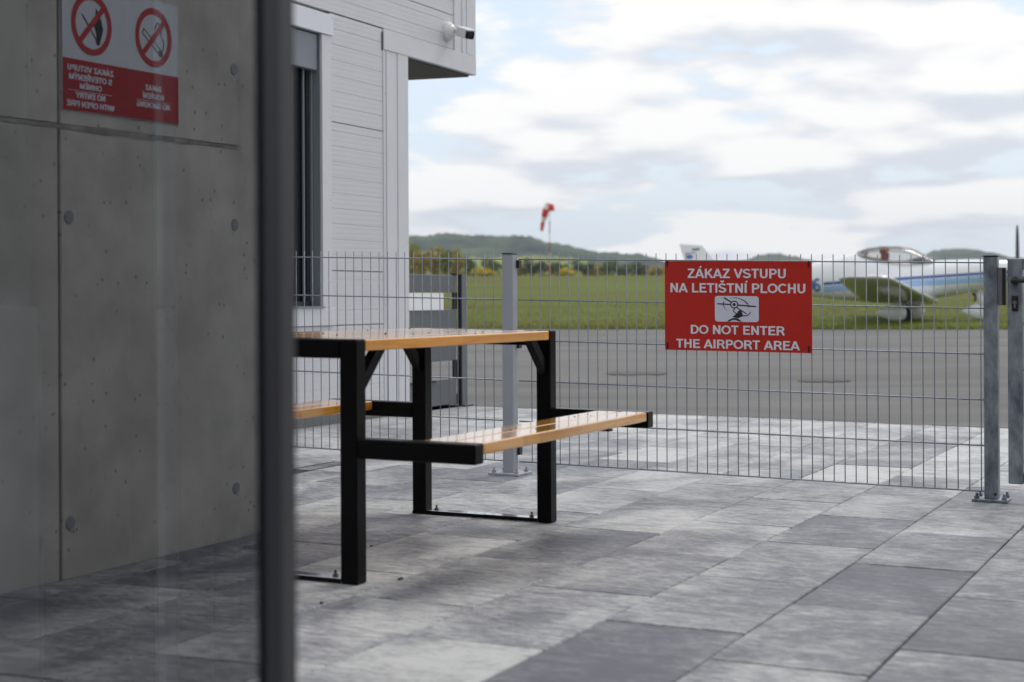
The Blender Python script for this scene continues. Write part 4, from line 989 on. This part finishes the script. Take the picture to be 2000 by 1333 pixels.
# tail
finp = [(-3.75, 0, 1.08), (-4.0, 0, 1.20), (-4.42, 0, 1.70), (-4.93, 0, 1.74), (-4.80, 0, 1.30), (-4.78, 0, .88), (-4.2, 0, .92)]
b = MB(); b.poly([(x, -0.03, z) for x, _, z in finp], 0.06, (0, 1, 0)); fin = link('fin', b.mesh('fin', WHT2), ap)
f = Flat(); f.disc((-4.70, 1.45), 0.085, 16, 0.05); f.stroke([(-4.8, 1.52), (-4.55, 1.55)], 0.02)
me = f.mesh('fin_emblem', mat('emblem_blue', (0.10, 0.18, 0.42), 0.5)); 
for v in me.vertices: v.co = Vector((v.co.x, -0.034-v.co.z, v.co.y))
link('fin_emblem', me, fin)
f = Flat(); f.stroke([(-4.62, 1.62), (-4.45, 1.63)], 0.035); me = f.mesh('fin_mark', BTXT)
for v in me.vertices: v.co = Vector((v.co.x-.02, -0.034, v.co.y-.01))
link('fin_mark', me, fin)
for sgn in (-1, 1):
    secs = [foil(.75, -3.95, 0.0, 1.0, .1), foil(.55, -4.1, sgn*1.25, 1.02, .09), foil(.3, -4.25, sgn*1.33, 1.02, .06)]
    if sgn > 0: secs = [list(reversed(s)) for s in secs]
    loft(secs, WHT2, 'tailplane', ap)
# gear
def pod(x, y, L, zc, hh, hw, leg):
    secs = []
    for t in np.linspace(0, 1, 12):
        k = max(0.03, (math.sin(math.pi*t**0.62))**0.75); secs.append([(a_, y+b_, c_) for a_, b_, c_ in superellipse(x+L*(0.42-t), zc, hw*k, hh*k, 16, 2.1)])
    return loft(secs, WHT2, 'wheel_fairing', ap)
TYRE = mat('tyre_rubber', (0.02, 0.02, 0.02), 0.8)
for y in (-.92, .92):
    w = pod(-.04+.16*(1 if y > 0 else -1), y, .68, .215, .185, .12, None)
    wl_ = link('wheel', MB().tube((0.0, y-.055, .17), (0.0, y+.055, .17), .165, n=24).mesh('wheel', TYRE), ap)
    b = MB()
    pts = [(.0, y*.33, .52), (.0, y*.65, .42), (-.0, y*.93, .27)]
    for i in range(2): b.tube(pts[i], pts[i+1], .05, .035, n=10)
    link('gear_leg', b.mesh('gear_leg', WHT2 if y < 0 else mat('dark_strut', (0.05, 0.05, 0.05), 0.5), smooth=True), ap)
pod(1.60, 0, .76, .225, .205, .12, None)
link('wheel', MB().tube((1.62, -.05, .16), (1.62, .05, .16), .155, n=24).mesh('wheel', TYRE), ap)
secs = [superellipse(1.55, .36, .06, .001, 12)]
b = MB(); b.tube((1.50, 0, .72), (1.62, 0, .30), .065, .10, n=14); link('nose_leg', b.mesh('nose_leg', WHT2, smooth=True), ap)
link('gear_link', MB().tube((1.40, 0, .62), (1.52, 0, .52), .03).tube((1.50, -.02, .60), (1.44, 0, .45), .025).mesh('gear_link', mat('dark_strut', (0.05, 0.05, 0.05), 0.5)), ap)
# propeller
secs = [superellipse(2.22, 1.09, .17, .17, 18, 2), superellipse(2.36, 1.09, .155, .155, 18, 2), superellipse(2.50, 1.09, .09, .09, 18, 2), superellipse(2.56, 1.09, .02, .02, 18, 2)]
loft(secs, WHT2, 'spinner', ap)
PRP = mat('propeller_dark', (0.035, 0.037, 0.042), 0.4)
for k in range(3):
    a = R(4+120*k); b = MB(); u_ = Vector((0, math.sin(a), math.cos(a))); v_ = Vector((0, math.cos(a), -math.sin(a))); o0 = Vector((2.32, 0, 1.09))
    prof = [(.14, .035), (.35, .055), (.6, .05), (.85, .035), (.98, .012)]
    L_ = [o0+u_*r+v_*w*0.6+Vector((w*.55, 0, 0)) for r, w in prof]; R__ = [o0+u_*r-v_*w*0.6-Vector((w*.55, 0, 0)) for r, w in prof]
    b.poly([tuple(p) for p in L_+list(reversed(R__))], 0.02, (1, 0, 0)); link('propeller_blade', b.mesh('propeller_blade', PRP), ap)
# registration digits on the rear fuselage (only its end shows beside the sign)
me = text_mesh('OK-96', mat('registration_blue', (0.09, 0.16, 0.40), 0.5), -2.62, -1.80, .66, .96, bold=0.1)
for v in me.vertices:
    x = v.co.x; hw = float(np.interp(x, [s[0] for s in ST], [s[3] for s in ST])); zc = float(np.interp(x, [s[0] for s in ST], [(s[1]+s[2])/2 for s in ST])); hh = float(np.interp(x, [s[0] for s in ST], [(s[2]-s[1])/2 for s in ST]))
    q = min(0.999, abs((v.co.y-zc)/hh)); v.co = Vector((x, -hw*(1-q**2.4)**(1/2.4)-0.008-v.co.z*3, v.co.y))
link('registration', me, ap)

# ------------------------------------------------------------------ trees and bushes beyond the field
LEAF = {'olive': mat('foliage_olive', (0.27, 0.28, 0.065), 0.8, var=0.4, vscale=0.4), 'green': mat('foliage_green', (0.15, 0.20, 0.07), 0.8, var=0.4, vscale=0.4),
        'dark': mat('foliage_dark', (0.085, 0.12, 0.06), 0.8, var=0.4, vscale=0.4), 'orange': mat('foliage_russet', (0.40, 0.30, 0.075), 0.8, var=0.4, vscale=0.4),
        'yellow': mat('foliage_yellow', (0.65, 0.52, 0.05), 0.8, var=0.3, vscale=0.4)}
BARK = mat('bark', (0.07, 0.055, 0.045), 0.9)
def crown_mesh(name, seed, w, h, m, nl=420):
    r = np.random.default_rng(seed); vs = []; fs = []
    lobes = [(r.normal(0, w*.26), r.normal(0, w*.26), r.uniform(.30, .85)*h, r.uniform(.22, .40)*w) for _ in range(9)]
    for i in range(nl):
        lx, ly, lz, lr = lobes[r.integers(len(lobes))]; d = r.normal(size=3); d /= np.linalg.norm(d); rad = lr*r.uniform(.55, 1.1)
        c = np.array([lx, ly, lz])+d*rad*np.array([1, 1, .8]); c[2] = max(c[2], 0.12*h)
        a = r.normal(size=3); a /= np.linalg.norm(a); b_ = np.cross(a, r.normal(size=3)); b_ /= np.linalg.norm(b_); sz = r.uniform(.05, .10)*w
        k = len(vs); vs += [tuple(c+a*sz), tuple(c+b_*sz), tuple(c-a*sz), tuple(c-b_*sz)]; fs.append((k, k+1, k+2, k+3))
    me = bpy.data.meshes.new(name); me.from_pydata(vs, [], fs); me.materials.append(m); return me
CM = {}
for kx in LEAF:
    for v in range(2): CM[(kx, v)] = crown_mesh('crown', hash(kx) % 97+v*13 if False else {'olive': 3, 'green': 5, 'dark': 8, 'orange': 11, 'yellow': 14}[kx]+v*20, 1.0, 1.0, LEAF[kx])
TM = MB().tube((0, 0, -0.02), (0, 0, .45), .035, .02, n=7).tube((0, 0, .40), (.16, .05, .66), .018, .008, n=5).tube((0, 0, .38), (-.14, -.05, .62), .018, .008, n=5).mesh('trunk', BARK)
KN = {'olive': 'olive green', 'green': 'mid green', 'dark': 'dark green', 'orange': 'russet orange', 'yellow': 'yellow flowering'}
def tree(u, D, hpx, wpx, kx, label, name='tree', cat='tree'):
    x = (u-1000)/3178*D; hgt = (hpx/3178*D); w = wpx/3178*D
    hgt *= 1.35; w *= 1.2; t = thing(name, (x, D, FAR-0.3), label, cat, 'trees and bushes along the far edge of the field')
    c = link('crown', CM[(kx, int(u) % 2)], t); c.scale = (w, w, hgt); c.rotation_euler = (0, 0, (u*7) % 6.28)
    k = link('trunk', TM, t); k.scale = (w, w, hgt)
TL = [(770, 420, 52, 44, 'olive', 'olive tree just left of the building corner'), (806, 430, 46, 34, 'olive', 'olive tree at the foot of the ridge, first right of the building corner'), (826, 400, 40, 30, 'orange', 'russet bushy tree right beside the building corner above the dark fence'),
      (848, 440, 46, 36, 'orange', 'taller russet tree above the blank white plate'), (872, 410, 42, 34, 'olive', 'olive tree above the right part of the board fence'), (893, 430, 36, 26, 'orange', 'russet tree above the black fence post'),
      (916, 520, 30, 26, 'green', 'green tree right of the black fence post'), (942, 300, 14, 34, 'yellow', 'low yellow flowering bush left of the pale fence post'), (962, 480, 26, 26, 'green', 'green tree just left of the pale fence post'),
      (1016, 560, 24, 28, 'orange', 'russet tree just right of the pale fence post'), (1042, 520, 28, 28, 'dark', 'dark tree just left of the windsock mast'), (1092, 540, 22, 30, 'green', 'green tree just right of the windsock mast'),
      (1106, 330, 13, 24, 'yellow', 'small yellow flowering bush right of the windsock mast'), (1130, 560, 24, 30, 'dark', 'dark tree second right of the windsock mast'), (1160, 600, 20, 30, 'orange', 'russet tree third right of the windsock mast'),
      (1190, 560, 22, 30, 'green', 'green tree midway between windsock and red sign'), (1222, 600, 18, 30, 'dark', 'dark tree left of the red sign by a tree gap'), (1250, 620, 19, 30, 'green', 'green tree second left of the red sign'), (1281, 600, 16, 30, 'orange', 'russet tree right beside the left edge of the red sign')]
for t in TL: tree(*t, name='bush' if t[4] == 'yellow' else 'tree', cat='bush' if t[4] == 'yellow' else 'tree')
# low far hedge that reads as one mass
r = np.random.default_rng(4); vs = []; fs = []
for i in range(9000):
    x = r.uniform(-170, 420); D = 640+r.uniform(-20, 20); hh = 2.2+1.6*abs(math.sin(x*0.05))+1.2*abs(math.sin(x*.17)); c = np.array([x, D, FAR+r.uniform(0, 1)*hh*.8])
    a = r.normal(size=3); a /= np.linalg.norm(a); b_ = np.cross(a, r.normal(size=3)); b_ /= np.linalg.norm(b_); k = len(vs)
    vs += [tuple(c+a*.8), tuple(c+b_*.8), tuple(c-a*.8), tuple(c-b_*.8)]; fs.append((k, k+1, k+2, k+3))
me = bpy.data.meshes.new('hedgerow'); me.from_pydata(vs, [], fs); me.materials.append(LEAF['olive'])
tag(link('hedgerow', me), 'low dark hedgerow along the far side of the airfield', 'hedge', kind='stuff')

# dark patches on the apron
def patch(u0, u1, v, wid, label):
    def g(u, v_):
        Y = (H-FLAT-0.004)/((v_-540)/3178); 
        return (u-1000)/3178*Y, Y
    pts = []
    for i in range(24):
        a = 2*math.pi*i/24; uu = (u0+u1)/2+(u1-u0)/2*math.cos(a)*random.uniform(.9, 1.05); vv = v+wid*1.5*math.sin(a)*random.uniform(.55, 1.2); x, y = g(uu, vv); pts.append((x, y, asz(C_*x-S_*y, S_*x+C_*y)[2]+0.008))
    me = bpy.data.meshes.new('tar_patch'); me.from_pydata(pts, [], [tuple(range(24))]); me.materials.append(mat('tar', (0.088, 0.085, 0.083), 0.85, var=0.15, vscale=3))
    tag(link('tar_patch', me), label, kind='structure')
patch(1180, 1302, 726, 2.6, 'long dark tar patch on the apron left of the red sign'); patch(1556, 1664, 740, 2.0, 'long dark tar patch on the apron below the red sign')

# ------------------------------------------------------------------ air
hz = MB(); me = bpy.data.meshes.new('haze')
b = bmesh.new(); bmesh.ops.create_cube(b, size=1)
for v in b.verts: v.co = Vector((v.co.x*9000, v.co.y*9000, -1.9+(v.co.z+.5)*170))
b.to_mesh(me); b.free(); hz.bm.free()
hm_ = bpy.data.materials.new('haze_air'); hm_.use_nodes = True; nt = hm_.node_tree; nt.nodes.clear()
o_ = nt.nodes.new('ShaderNodeOutputMaterial'); pv = nt.nodes.new('ShaderNodeVolumePrincipled'); pv.inputs['Color'].default_value = (0.80, 0.88, 1.0, 1); pv.inputs['Density'].default_value = 0.00009
nt.links.new(pv.outputs[0], o_.inputs['Volume']); me.materials.append(hm_)
tag(link('haze', me), kind='stuff')
